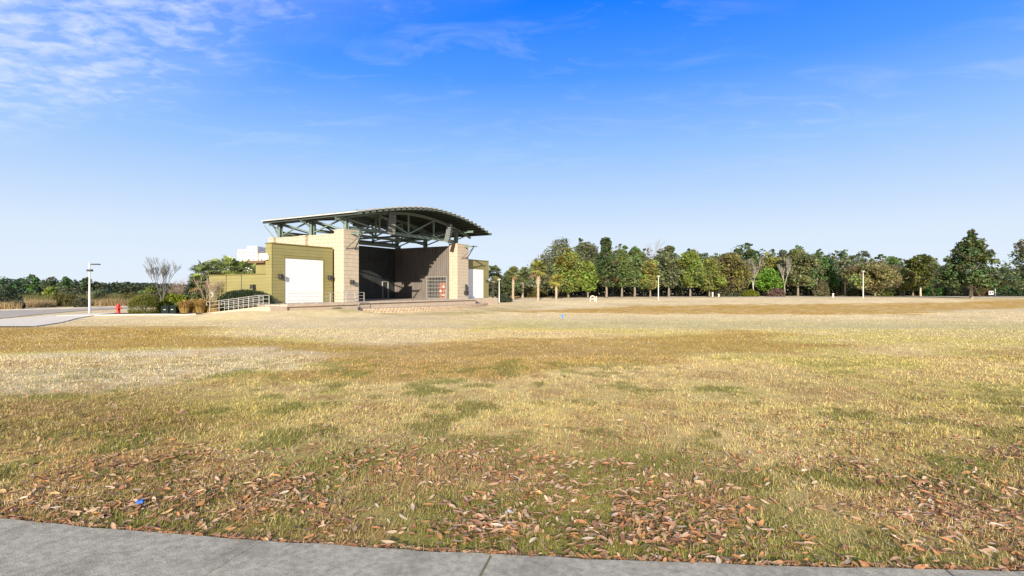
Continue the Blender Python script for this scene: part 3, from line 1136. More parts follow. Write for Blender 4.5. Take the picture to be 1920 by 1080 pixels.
ys = [-2.3, -1.0, .4, 1.8, 3.2, 4.6, 6.0]
handrail('outer galvanised handrail of the ramp, nearest the lawn', [(-11.98, y, rampz(y)) for y in ys], True)
handrail('inner galvanised handrail of the ramp, against the domed shrub', [(-10.62, y, rampz(y)) for y in ys[2:]], True)
handrail('galvanised handrail along the landing below the left white shutter', [(x, -2.4, DECK) for x in (-10.3, -8.8, -7.3, -5.8, -4.3, -2.8)])
handrail('short galvanised handrail beside the left cream tower', [(x, -.85, DECK) for x in (-2.5, -1.3, -.1)])


# ------------------------------------------------------------------ loudspeakers hung under the roof
def line_array(label, x, y, n, z, tilt):
    r = thing('loudspeaker_array', label, 'loudspeaker', (*W(x, y), z), R(60 + tilt), 'speaker arrays hung from the stage roof')
    MB().box(-.4, .4, -.25, .25, 0, .08).beam((0, 0, .08), (0, 0, .28), .05).build('flying_frame', M_dark, r)
    zz, yy, an = -.02, 0., 0.
    for k in range(n):
        an = .05 * k
        m_ = MB()
        h = .27
        c, s = math.cos(an), math.sin(an)
        vv = []
        for (a, b, cc) in ((-.42, -.3, 0), (.42, -.3, 0), (.32, .3, 0), (-.32, .3, 0), (-.42, -.3, -h), (.42, -.3, -h), (.32, .3, -h), (-.32, .3, -h)):
            vv.append((a, yy + b * c + cc * s * -1, zz + cc * c + b * s))
        m_.add(vv, [(0, 1, 2, 3), (7, 6, 5, 4), (0, 4, 5, 1), (1, 5, 6, 2), (2, 6, 7, 3), (3, 7, 4, 0)])
        m_.build('cabinet', M_spk, r)
        zz -= (h + .025) * c
        yy += (h + .025) * s * 1
    return r


M_spk = mat('speaker_grille', (.12, .13, .13), .6, .2, 6, .3, 60)
line_array('curved loudspeaker array hanging near the left end of the front truss', 4.1, -.7, 8, 10.1, -25)
line_array('curved loudspeaker array hanging near the right end of the front truss', 14.6, -.7, 8, 9.9, 20)
for lab, x, y, z, sx_ in (('big subwoofer box hanging behind the left loudspeaker array', 2.2, 1.9, 9.0, 1.7), ('big subwoofer box hanging behind the right loudspeaker array', 16.0, 1.5, 8.55, 1.2)):
    r = thing('subwoofer', lab, 'loudspeaker', (*W(x, y), z), R(60), 'subwoofers hung from the stage roof')
    MB().cbox(-sx_ / 2, sx_ / 2, -.45, .45, -.55, .6, .03).build('cabinet', M_spk, r)
    MB().box(-sx_ / 2 + .06, sx_ / 2 - .06, -.475, -.452, -.5, .0).box(-sx_ / 2 + .06, sx_ / 2 - .06, -.475, -.452, .04, .55).build('grille', M_dark, r)
    MB().beam((-sx_ / 2 + .2, 0, .6), (-sx_ / 2 + .2, 0, 1.3), .05).beam((sx_ / 2 - .2, 0, .6), (sx_ / 2 - .2, 0, 1.3), .05).build('hanger', M_dark, r)

# ------------------------------------------------------------------ vegetation
M_bark = mat('grey_bark', (.20, .165, .13), .95, .25, 5, .7, 14, stretch=(1, 1, .25))
M_bark_pale = mat('pale_bark', (.42, .37, .30), .9, .2, 5, .4, 14, stretch=(1, 1, .3))
M_bark_palm = mat('palm_trunk', (.30, .24, .17), .95, .3, 4, .8, 12)
M_leaf = leaf_mat('leaf', .5, .42, .2)
M_leaf_gloss = leaf_mat('glossy_leaf', .30, .10, .5)
M_frond = leaf_mat('palm_frond', .45, .25, .35)


def unit(n):
    v = rng.normal(size=(n, 3))
    return v / np.linalg.norm(v, axis=1, keepdims=True)


def leaf_cloud(C, size, cols, up=.35, aspect=.6):
    """leaf-shaped quads (pointed) at centres C"""
    n = len(C)
    nrm = unit(n)
    nrm[:, 2] = np.abs(nrm[:, 2]) + up
    nrm /= np.linalg.norm(nrm, axis=1, keepdims=True)
    t = np.cross(nrm, unit(n))
    t /= np.linalg.norm(t, axis=1, keepdims=True) + 1e-9
    b = np.cross(nrm, t)
    s = (np.asarray(size) * rng.uniform(.6, 1.35, n))[:, None]
    V = np.stack([C - t * s, C + b * s * aspect, C + t * s, C - b * s * aspect], 1)
    return V.reshape(-1, 3), np.repeat(cols, 4, axis=0)


def envelope(shape, t):
    if shape == 'round':
        return np.sin(np.pi * np.clip(t, .02, .98) ** .75) ** .55
    if shape == 'dome':
        return np.sqrt(np.clip(1 - t ** 2.2, 0, 1)) * (.7 + .3 * np.clip(t * 6, 0, 1))
    if shape == 'cone':
        return np.clip(1 - t, .02, 1) ** .85 * np.clip(.62 + t * 4, 0, 1) * (1.05 + .12 * np.sin(t * 26)) * .98 + .02
    if shape == 'tall':
        return np.sin(np.pi * np.clip(t, .03, .97) ** .62) ** .8
    if shape == 'pine':
        return .35 + .65 * np.sin(np.pi * np.clip(t, 0, 1) ** 1.3)
    return np.ones_like(t)


def tree(name, label, x, y, h, w, cb, col, shape='round', n=3600, leaf=.30, nc=46, gap=.0, seed=1, bark=None, cat='tree',
         group=None, trunk_r=None, lean=(0, 0), accent=None, acc=.0, gloss=False, base_dx=0., bare=0.):
    """tapered trunk, limbs to each leaf clump, and a crown of separate leaves; h height, w crown width, cb height of crown base"""
    global rng
    rng = np.random.default_rng(seed)
    rr = random.Random(seed)
    z0 = GZ(x, y)
    root = thing(name, label, cat, (x, y, z0), 0, group)
    bark = bark or M_bark
    tr = trunk_r or .015 * h + .035
    # clump centres, gathered on a handful of uneven boughs
    hc = h - cb
    if shape in ('round', 'tall'):
        nl = 9 if shape == 'round' else 11
        tl = np.linspace(.10, .90, nl) + rng.normal(0, .05, nl)
        al = np.arange(nl) * 2.4 + rng.uniform(0, 6)
        rl = w * rng.uniform(.19, .32, nl) * (.8 if shape == 'tall' else 1)
        el = np.clip(envelope(shape, np.clip(tl, .03, .97)) * w / 2 - rl * .75, 0, None) * rng.uniform(.55, 1.12, nl)
        rl = rl * (.62 + .38 * envelope(shape, np.clip(tl, .03, .97)))
        LC = np.stack([np.cos(al) * el, np.sin(al) * el, cb + rl * .55 + tl * (hc - rl * 1.35)], -1)
        q = rng.integers(0, nl, nc)
        C = LC[q] + unit(nc) * (rl[q] * rng.uniform(.35, 1.0, nc))[:, None] * np.array((1, 1, .85))
        t = (C[:, 2] - cb) / hc
        C[:, 0] += lean[0] * t
        csz = w * rng.uniform(.055, .13, nc)
    else:
        t = rng.beta(1.0, 1.25, nc)
        a = rng.uniform(0, 2 * np.pi, nc)
        lob = 1 + .15 * np.sin(a * 2 + rr.uniform(0, 6)) + .12 * np.sin(a * 5 + rr.uniform(0, 6) + 6 * t)
        ev = envelope(shape, t)
        rad = ev * w / 2 * lob * np.sqrt(rng.uniform(.25, 1.0, nc))
        C = np.stack([np.cos(a) * rad + lean[0] * t, np.sin(a) * rad + lean[1] * t, cb + t * hc * .96], -1)
        csz = w * rng.uniform(.07, .14, nc) * (.4 + .6 * ev)
    # a few sprays reaching out beyond the rest
    sp = rng.random(nc) < (0 if shape == 'pine' else .2)
    mid = np.array((0, 0, cb + hc * .45))
    C[sp] = mid + (C[sp] - mid) * rng.uniform(1.08, 1.28, (sp.sum(), 1))
    csz[sp] *= .6
    # leaves
    wt = csz ** 2
    idx = rng.choice(nc, n, p=wt / wt.sum())
    off = unit(n) * (rng.uniform(.2, 1, n) ** .5)[:, None]
    off[:, 2] *= .72 if shape != 'pine' else .42
    P = C[idx] + off * csz[idx][:, None] * 1.25
    # loose leaves filling between the clumps
    k = int(n * (.26 - gap))
    if k > 0:
        t2 = rng.uniform(.03, .97, k)
        a2 = rng.uniform(0, 2 * np.pi, k)
        r2 = envelope(shape, t2) * w / 2 * np.sqrt(rng.uniform(0, .9, k))
        r2 = r2 * (.86 + .22 * np.sin(a2 * 3 + 9 * t2 + rr.uniform(0, 6)) + .16 * np.sin(a2 * 7 - 13 * t2 + rr.uniform(0, 6)))
        P[:k] = np.stack([np.cos(a2) * r2, np.sin(a2) * r2, cb + t2 * hc * .95], -1)
    cf = rng.uniform(.62, 1.38, nc)
    hue = rng.normal(0, .10, (nc, 3))
    c = (np.array(col) * 1.72 + .014) * cf[idx][:, None] * (1 + hue[idx]) * rng.uniform(.7, 1.35, (n, 1))
    if accent is not None:
        am = (rng.random(n) < acc)
        ac = (rng.random(nc) < acc * .9)
        mm = (am | ac[idx])
        c[mm] = np.array(accent) * rng.uniform(.6, 1.3, (mm.sum(), 1))
    keepn = int(n * (1 - bare))
    c = c * (1, 1.04, .9)
    V, cc = leaf_cloud(P[:keepn], leaf, np.clip(c[:keepn], .004, .6))
    cr_ = np_mesh('crown', V, 4, M_leaf_gloss if gloss else M_leaf, cc)
    link('crown', cr_, root)
    # trunk and limbs
    m_ = MB()
    top = Vector((lean[0] * .5, lean[1] * .5, cb + hc * .55))
    b0 = Vector((base_dx, 0, -.15))
    pts = [b0]
    for i in range(1, 6):
        f_ = i / 5
        pts.append(b0.lerp(top, f_) + Vector((rr.uniform(-.05, .05), rr.uniform(-.05, .05), 0)) * h * .12)
    rs = [tr * 1.45, tr, tr * .85, tr * .65, tr * .45, tr * .22]
    m_.tube(pts, rs, 7)
    for q in range(min(nc, 16)):
        e = Vector(C[q])
        f_ = min(max((e.z - hc * .25) / max(top.z, .1), .32), .95)
        i = min(int(f_ * 5), 4)
        s_ = pts[i].lerp(pts[i + 1], f_ * 5 - i)
        mid = s_.lerp(e, .5) + Vector((0, 0, -.05 * (e - s_).length))
        r_ = tr * .38 * (1 - f_ * .5)
        m_.tube([s_, mid, e], [r_, r_ * .65, r_ * .2], 5, False)
    m_.build('trunk', bark, root, True)
    return root


def bare_tree(name, label, x, y, h, w, col, seed, fork=.25, stems=1, depth=5, group=None, r0=None):
    """leafless tree: repeatedly forking branches down to twigs"""
    rr = random.Random(seed)
    root = thing(name, label, 'tree', (x, y, GZ(x, y)), 0, group)
    tm, bm_ = MB(), MB()
    r0 = r0 or .016 * h + .02

    def grow(p, d, L, r, k):
        q = p + d * L
        mid = p.lerp(q, .5) + Vector((rr.uniform(-1, 1), rr.uniform(-1, 1), 0)) * L * .06
        (tm if k == 0 else bm_).tube([p, mid, q], [r, r * .88, r * .74], 6 if k < 2 else 4 if k < 3 else 3, False)
        if k >= depth:
            return
        for i in range(3 if k else 4):
            ax = Vector((rr.uniform(-1, 1), rr.uniform(-1, 1), rr.uniform(-.3, .3))).normalized()
            nd = (d + ax * rr.uniform(.35, .85) * w / h * 1.5 + Vector((0, 0, .25))).normalized()
            grow(q if rr.random() < .7 else p.lerp(q, .7), nd, L * rr.uniform(.62, .86), max(r * .56, .0075), k + 1)

    for s in range(stems):
        ang = 2 * math.pi * s / stems + rr.uniform(0, 1)
        d = Vector((math.cos(ang) * .22 * (stems > 1), math.sin(ang) * .22 * (stems > 1), 1)).normalized()
        grow(Vector((math.cos(ang) * .08 * (stems > 1), math.sin(ang) * .08 * (stems > 1), -.1)), d, h * fork, r0, 0)
    mm = mat(name + '_bark', col, .9, .2, 6)
    tm.build('trunk', mm, root)
    bm_.build('crown', mm, root)
    return root


def palm(label, x, y, h, cw, seed, col=(.15, .17, .045), boots=False, group='sabal palms', skirt=.10):
    """cabbage palm: rough trunk and a ball of fan-shaped fronds"""
    global rng
    rng = np.random.default_rng(seed)
    rr = random.Random(seed)
    root = thing('palm_tree', label, 'palm tree', (x, y, GZ(x, y)), rr.uniform(0, 6), group)
    th = h - cw * .42
    m_ = MB()
    pts, rs = [], []
    r0 = .19
    n = 14
    lx_ = rr.uniform(-.3, .3)
    for i in range(n + 1):
        f_ = i / n
        pts.append((lx_ * f_ * f_, 0, -.15 + (th + .15) * f_))
        flare = 1 + .5 * max(0, .12 - f_) / .12
        bt = (1.75 if boots else 1.15) if f_ > .55 else 1.0
        rs.append(r0 * flare * bt * (1 + (.18 if boots else .07) * (i % 2)))
    m_.tube(pts, rs, 9)
    if boots:
        for i in range(60):
            a = i * 2.4
            z = th * (.5 + .5 * i / 60)
            c_ = Vector((lx_ * (z / th) ** 2, 0, z))
            d = Vector((math.cos(a), math.sin(a), .9))
            m_.beam(c_ + d * .2, c_ + d * .46, .10, .04)
    m_.build('trunk', M_bark_palm, root)
    V, Cc = [], []
    F = 24
    top = Vector((lx_, 0, th))
    for i in range(F):
        f_ = (i + .5) / F
        el = R(82 - 128 * f_ ** .9)
        az = i * 2.39996 + rr.uniform(-.2, .2)
        pl = cw * .24 * rr.uniform(.85, 1.15)
        d = Vector((math.cos(az) * math.cos(el), math.sin(az) * math.cos(el), math.sin(el)))
        side = Vector((-math.sin(az), math.cos(az), 0))
        up = side.cross(d) * -1
        if up.z < 0:
            up = -up
        e = top + d * pl + Vector((0, 0, .05))
        base = np.array(col) * 1.5 * rr.uniform(.45, 1.45)
        if f_ > 1 - skirt:
            base = np.array((.24, .17, .075)) * rr.uniform(.7, 1.2)
        # petiole
        V += [top - side * .02, top + side * .02, e + side * .015, e - side * .015]
        Cc += [base * .9] * 4
        fr = cw * .31 * rr.uniform(.8, 1.2)
        L_ = 15
        for j in range(L_):
            a = R(-118 + 236 * j / (L_ - 1))
            dd = d * math.cos(a) + side * math.sin(a)
            ln = fr * (.72 + .28 * math.cos(a * .8))
            tip = e + dd * ln * rr.uniform(.85, 1.15) + Vector((0, 0, -1)) * ln * .30 + up * .04 * math.sin(j)
            mid = e + dd * ln * .55 + up * .05
            sd_ = (side * math.cos(a) - d * math.sin(a)) * fr * .095
            V += [e, mid - sd_, tip, mid + sd_]
            s_ = rr.uniform(.8, 1.2)
            Cc += [base * s_] * 4
    link('crown', np_mesh('crown', np.array([tuple(p) for p in V]), 4, M_frond, np.clip(np.array(Cc), .004, .6)), root)
    return root


def bush(name, label, x, y, wx, wy, h, col, n=3000, leaf=.07, seed=1, lump=.10, cat='shrub', group=None, rz=0., flat=1., accent=None, acc=0., dip=.1):
    """leafy shrub: leaves over a lumpy mound, with woody stems inside"""
    global rng
    rng = np.random.default_rng(seed)
    root = thing(name, label, cat, (x, y, GZ(x, y)), rz, group)
    th = rng.uniform(0, 2 * np.pi, n)
    sp = rng.uniform(-.6, 1, n)
    cp = np.sqrt(1 - sp ** 2)
    rr_ = rng.uniform(.55, 1, n) ** .35
    lum = 1 + lump * (np.sin(3 * th + seed) * np.cos(4 * sp) + np.sin(7 * th + 5 * sp) * .6) + rng.normal(0, .025, n)
    rr_ = rr_ * lum
    P = np.stack([np.cos(th) * cp * wx / 2 * rr_, np.sin(th) * cp * wy / 2 * rr_, h * .30 + np.sign(sp) * np.abs(sp) ** flat * h * .70 * rr_], -1)
    P[:, 2] = np.maximum(P[:, 2], .02)
    cl = .75 + .5 * fbm(th * 3, sp * 5 + seed, 3, seed)
    c = np.array(col) * (cl * rng.uniform(.6, 1.4, n))[:, None]
    if accent is not None:
        mm = rng.random(n) < acc
        c[mm] = np.array(accent) * rng.uniform(.7, 1.3, (mm.sum(), 1))
    V, cc = leaf_cloud(P, leaf, np.clip(c, .004, .6), up=.15)
    link('foliage', np_mesh('foliage', V, 4, M_leaf, cc), root)
    m_ = MB()
    rq = random.Random(seed)
    for i in range(7):
        a = rq.uniform(0, 6.28)
        m_.tube([(0, 0, -.05), (math.cos(a) * wx * .15, math.sin(a) * wy * .15, h * .35), (math.cos(a) * wx * .3, math.sin(a) * wy * .3, h * .7)], [.04, .03, .012], 5, False)
    m_.build('stem', M_bark, root)
    return root


def px(p, d):
    """sideways offset at depth d of a bearing measured off the camera axis in thousandths"""
    return (p - 960) / 1000 * d


def hz(yp, d):
    return 1.7 + (542 - yp) / 1000 * d


G_OAK = (.090, .105, .045)
G_GREY = (.095, .105, .062)
G_YEL = (.125, .145, .036)
G_DARK = (.030, .050, .020)
G_BRI = (.085, .155, .022)
G_OLV = (.135, .130, .045)
G_PINE = (.055, .085, .030)

# front row and the taller trees behind: bearing, top, half-width, depth, crown base height fraction
T = [
    # label, bearing, top y, crown half width (bearing units), depth, crown base frac, colour, shape, kwargs
    ('broad grey-green oak rising behind the two palms, left end of the wood', 1046, 452, 52, 112, .10, G_GREY, 'round', dict(n=6500, nc=80)),
    ('low grey-green tree right beside the right wing of the stage', 934, 512, 16, 128, .05, (.07, .085, .045), 'round', dict(n=2600)),
    ('dim green tree behind the slim palm near the stage', 958, 503, 20, 126, .05, (.075, .09, .045), 'round', dict(n=3200)),
    ('grey-green tree between the slim palm and the stout palm, behind', 984, 497, 20, 122, .05, (.08, .095, .05), 'round', dict(n=3200)),
    ('lower grey oak at the wood edge, left of the stout palm', 1012, 486, 30, 118, .08, G_OAK, 'round', dict(n=3600)),
    ('tall grey oak behind the yellow-green tree, its top brushed with brown', 1098, 447, 36, 116, .15, G_GREY, 'round', dict(n=5000, accent=(.15, .10, .05), acc=.12)),
    ('wide yellow-green tree with low branches right of the palms', 1066, 468, 32, 99, .13, G_YEL, 'round', dict(n=6500, nc=70, accent=(.20, .15, .05), acc=.10)),
    ('smaller yellow-green tree against the dark evergreen', 1102, 486, 19, 97, .22, (.125, .155, .035), 'round', dict(n=3600)),
    ('dark tall evergreen with glossy leaves among yellow-green trees', 1137, 446, 23, 98, .22, G_DARK, 'tall', dict(n=6500, nc=80, gloss=True, accent=(.08, .06, .03), acc=.10, leaf=.28, gap=.1)),
    ('mid green tree right of the dark glossy evergreen', 1166, 462, 22, 101, .25, (.085, .115, .04), 'tall', dict(n=4500)),
    ('green tree with grey top, between evergreen and first lamp post', 1190, 456, 22, 104, .24, (.080, .11, .045), 'tall', dict(n=4500)),
    ('olive tree just left of the first lamp post', 1219, 482, 20, 103, .24, G_OLV, 'round', dict(n=3800)),
    ('grey-green tree with dark top just right of the first lamp post', 1254, 458, 21, 105, .23, G_GREY, 'tall', dict(n=4800, accent=(.05, .055, .035), acc=.1)),
    ('bright yellow-green tree on a thick pale trunk', 1294, 467, 27, 106, .24, (.11, .135, .034), 'round', dict(n=5200, nc=60)),
    ('yellow-green spreading tree beside the brownish thicket', 1330, 478, 26, 110, .18, (.12, .128, .036), 'round', dict(n=4200)),
    ('yellow-olive pine with browned inner branches', 1372, 468, 36, 112, .12, (.13, .125, .034), 'round', dict(n=6500, nc=64, accent=(.16, .12, .085), acc=.22)),
    ('tall dark green pine standing highest in the middle of the wood', 1392, 453, 25, 128, .30, G_PINE, 'pine', dict(n=4200, nc=40, gap=.12)),
    ('vivid green tree with low skirt in the middle of the wood', 1440, 500, 23, 116, .22, G_BRI, 'round', dict(n=4600, nc=50)),
    ('yellowish tree behind the vivid green one', 1448, 478, 26, 124, .2, (.13, .135, .035), 'round', dict(n=3600)),
    ('large grey oak in the middle right of the wood', 1496, 461, 30, 116, .24, (.10, .11, .05), 'round', dict(n=6000, nc=70, accent=(.12, .10, .075), acc=.15)),
    ('dense green tree right of the large grey oak', 1548, 478, 25, 120, .15, (.055, .105, .03), 'round', dict(n=4600)),
    ('slim grey-green tree with pale leaning trunk', 1581, 466, 14, 114, .45, (.085, .095, .06), 'tall', dict(n=2200, bark=M_bark_pale, trunk_r=.13, base_dx=.6)),
    ('grey tree top behind the olive oak near the second lamp post', 1618, 465, 19, 130, .3, (.075, .085, .055), 'round', dict(n=2600, gap=.1)),
    ('spreading olive oak with leaning trunk right of the second lamp post', 1634, 487, 41, 108, .26, (.145, .135, .06), 'round', dict(n=6500, nc=70, base_dx=.8, accent=(.20, .165, .10), acc=.15)),
    ('green tree behind the olive oak', 1673, 476, 18, 132, .2, (.07, .115, .03), 'round', dict(n=2600)),
    ('small olive tree left of the dark rounded evergreen', 1697, 500, 17, 116, .33, (.15, .15, .045), 'round', dict(n=2600, base_dx=-.3)),
    ('dark rounded evergreen over a short pale trunk, second from right', 1726, 473, 25, 117, .27, (.058, .062, .025), 'round', dict(n=4800, accent=(.13, .15, .03), acc=.25, bark=M_bark_pale)),
    ('grey willowy tree right of the dark rounded evergreen', 1748, 480, 17, 124, .2, (.11, .115, .075), 'round', dict(n=2200, gap=.1)),
    ('pale grey-green tree far behind the big magnolia', 1775, 503, 24, 165, .05, (.14, .15, .085), 'round', dict(n=2600)),
    ('big conical magnolia standing alone on the right of the lawn', 1821, 432, 39, 96, .27, (.034, .052, .02), 'cone', dict(n=9500, nc=170, gloss=True, accent=(.085, .085, .03), acc=.16, leaf=.27, gap=.16, bark=M_bark_pale, trunk_r=.22)),
    ('grey-green tree cut by the right edge of the picture', 1938, 436, 42, 100, .12, (.085, .10, .055), 'round', dict(n=6000, nc=70, gap=.05)),
    ('low brownish tree left of the right edge tree', 1896, 503, 20, 150, .08, (.14, .11, .075), 'round', dict(n=2200)),
    ('low vivid green tree behind the third lamp post', 1862, 512, 20, 140, .05, (.07, .15, .03), 'round', dict(n=2600)),
    ('far green tree at the right between magnolia and edge', 1880, 500, 14, 190, .05, (.06, .10, .04), 'round', dict(n=1600)),
]
PINES = [(1088, 443, 9, 140), (1240, 462, 10, 140), (1292, 463, 9, 145), (1322, 470, 10, 140), (1352, 474, 12, 140), (1428, 462, 11, 142), (1447, 463, 9, 146),
         (1468, 464, 10, 144), (1498, 458, 12, 140), (1534, 465, 11, 140), (1558, 470, 9, 144), (1572, 466, 9, 139), (1160, 455, 10, 142), (1650, 474, 10, 150), (1690, 482, 11, 160)]
for i, (lab, b, yt, hw, d, cbf, col, shp, kw) in enumerate(T):
    h = hz(yt, d) - GZ(px(b, d), d)
    kw = dict(kw)
    kw['n'] = int(kw.get('n', 3500) * 1.5)
    kw.setdefault('leaf', .24 if d < 135 else .36)
    tree('magnolia_tree' if 'magnolia' in lab and 'behind' not in lab else 'tree', lab, px(b, d), d, h, 2 * hw / 1000 * d * 1.22, max(h * cbf * .76, .4), col, shp, seed=100 + i,
         group='trees at the edge of the lawn', **kw)
WORDS = ['leftmost', 'second', 'third', 'fourth', 'fifth', 'sixth', 'seventh', 'eighth', 'ninth', 'tenth', 'eleventh', 'twelfth', 'thirteenth', 'fourteenth', 'fifteenth']
for i, (b, yt, hw, d) in enumerate(sorted(PINES)):
    x = px(b, d)
    h = hz(yt, d) - GZ(x, d)
    tree('pine_tree', WORDS[i] + ' from the left of the pine tops showing over the wood', x, d, h, 2 * hw / 1000 * d * 1.1, h * .35, (.055 + .01 * (i % 3), .08, .035), 'pine', n=1900, nc=24, gap=.15, leaf=.30,
         seed=300 + i, group='pine tops behind the wood')
# second row of the wood
ROW2 = [(1072, 470), (1118, 466), (1150, 474), (1178, 468), (1206, 472), (1234, 470), (1268, 474), (1310, 474), (1345, 478), (1408, 470), (1432, 474), (1466, 472), (1516, 470), (1532, 474), (1566, 478), (1600, 476), (1656, 484), (1712, 486), (1738, 488)]
ORD = WORDS + ['sixteenth', 'seventeenth', 'eighteenth', 'nineteenth']
for i, (b, yt) in enumerate(ROW2):
    d = 119 + (i * 7) % 13
    x = px(b, d)
    h = hz(yt + (i * 5) % 9 - 4, d) - GZ(x, d)
    tree('tree', ORD[i] + ' from the left of the trees in the second row of the wood', x, d, h, (4.2 + (i * 3) % 4 * .6), h * .12, [(.09, .105, .055), (.075, .10, .045), (.11, .115, .05), (.085, .095, .06)][i % 4], 'tall' if i % 3 else 'round',
         n=3400, nc=44, leaf=.25, seed=1300 + i, group='second row of the wood')
# leafless trees in the row
for i, (lab, b, yt, d, w, col) in enumerate((
        ('leafless slender birch with white trunk in the middle of the wood', 1412, 482, 112, 3.0, (.36, .32, .28)),
        ('leafless thin pale tree beside the large grey oak', 1471, 486, 114, 2.2, (.36, .33, .30)),
        ('leafless twiggy treetop behind the olive tree near the first lamp post', 1211, 456, 125, 4.5, (.26, .22, .20)))):
    x = px(b, d)
    bare_tree('bare_tree', lab, x, d, hz(yt, d) - GZ(x, d), w, col, 500 + i, .30, 1, 5, 'leafless trees in the wood', .10)
# palms in front of the wood
palm('stout palm with shaggy trunk, biggest in front of the wood', px(1009, 88), 88, 6.7, 3.7, 601, (.17, .17, .045), True)
palm('slim palm between the stout palm and the stage', px(962, 91), 91, 5.7, 3.0, 602, (.15, .16, .05))
palm('small yellowish palm right of the stout palm', px(1043, 89), 89, 4.4, 3.0, 603, (.19, .18, .04))
palm('palm half hidden right behind the right wing of the stage', px(924, 90), 90, 6.0, 3.2, 604, (.10, .12, .045))
palm('dark palm behind the slim palm', px(980, 100), 100, 5.2, 3.2, 605, (.09, .11, .04))
# palms behind the screen wall
for i, (b, yt, d, cw, lab) in enumerate(((383, 497, 59, 3.4, 'leftmost tall palm of the clump by the screen wall, with brown hanging boots'),
                                         (403, 492, 63, 3.0, 'second tall palm of the clump by the screen wall'),
                                         (428, 486, 61, 3.7, 'tallest palm of the clump by the screen wall'),
                                         (446, 496, 66, 3.2, 'fourth tall palm of the clump by the screen wall'),
                                         (466, 492, 62, 3.4, 'fifth tall palm of the clump, below the white tower block'),
                                         (487, 500, 60, 2.8, 'palm of the clump nearest the left wing of the stage'),
                                         (371, 519, 56, 2.6, 'low palm at the left end of the palm clump'),
                                         (397, 522, 57, 2.4, 'low palm tucked against the end of the screen wall'))):
    x = px(b, d)
    palm(lab, x, d, hz(yt - 5, d) - GZ(x, d), cw * .95, 620 + i, (.125, .155, .05) if i else (.10, .13, .055), i == 0, 'palms behind the screen wall', .12)

# undergrowth of the wood: shaded shrub layer between and behind the trunks
def understorey():
    global rng
    rng = np.random.default_rng(41)
    n = 75000
    b = rng.uniform(905, 1960, n)
    d = rng.uniform(124, 156, n)
    x = (b - 960) / 1000 * d
    hh = (4.5 + 9.0 * fbm(x * .12, d * .12, 3, 5)) * (1 - .35 * S(70, 110, x)) * (.35 + .65 * S(-3, 12, x))
    z = gz(x, d) + hh * rng.uniform(0, 1, n) ** .8
    c = np.array((.09, .105, .056)) * rng.uniform(.6, 1.5, (n, 1)) * (.7 + .8 * fbm(x * .2, d * .1, 3, 9))[:, None]
    V, cc = leaf_cloud(np.stack([x, d, z], -1), .42, c)
    o = link('undergrowth', np_mesh('undergrowth', V, 4, M_leaf, cc))
    tag(o, 'dark shaded undergrowth filling the wood behind the trunks', 'undergrowth', kind='stuff')


understorey()
# shrubs along the edge of the wood
for i, (lab, b, yt, hw, d, col, acc) in enumerate((
        ('big dark shrub thicket under the yellow-olive pine', 1356, 530, 31, 112, (.07, .085, .045), (.13, .11, .08)),
        ('low yellow-green bush at the foot of the white birch', 1406, 544, 15, 110, (.15, .17, .025), None),
        ('brown leafless bush between two pale trunks', 1457, 541, 14, 111, (.16, .105, .085), None),
        ('reed-coloured bush right of the large grey oak', 1541, 528, 13, 113, (.17, .15, .085), (.10, .12, .05)),
        ('clipped green hedge right of the olive oak trunk', 1662, 541, 16, 112, (.13, .15, .045), None),
        ('low hedge left of the second lamp post', 1603, 543, 15, 113, (.09, .11, .04), None),
        ('bright green shrub mass under the grey willowy tree', 1752, 524, 21, 121, (.055, .125, .03), None),
        ('pale shrub behind the trunk of the big magnolia', 1796, 532, 18, 118, (.14, .14, .075), None),
        ('rusty shrub right of the magnolia trunk', 1836, 533, 14, 120, (.17, .11, .06), None),
        ('green shrub behind the low rail at the far right', 1870, 530, 24, 124, (.06, .12, .03), None),
        ('dark shrub at the far right edge of the lawn', 1915, 533, 20, 115, (.04, .07, .03), None),
        ('small shrub row by the path right of the stage', 944, 553, 14, 84, (.06, .075, .045), None),
        ('golden low shrubs behind the palm trunks', 1000, 540, 24, 108, (.17, .13, .04), (.07, .09, .03)))):
    x = px(b, d)
    wv = 2 * hw / 1000 * d
    bush('shrub', lab, x, d, wv, wv * .7, hz(yt, d) - GZ(x, d), col, n=2600, leaf=.17, seed=700 + i, lump=.16, group='shrubs along the edge of the wood', accent=acc, acc=.35)

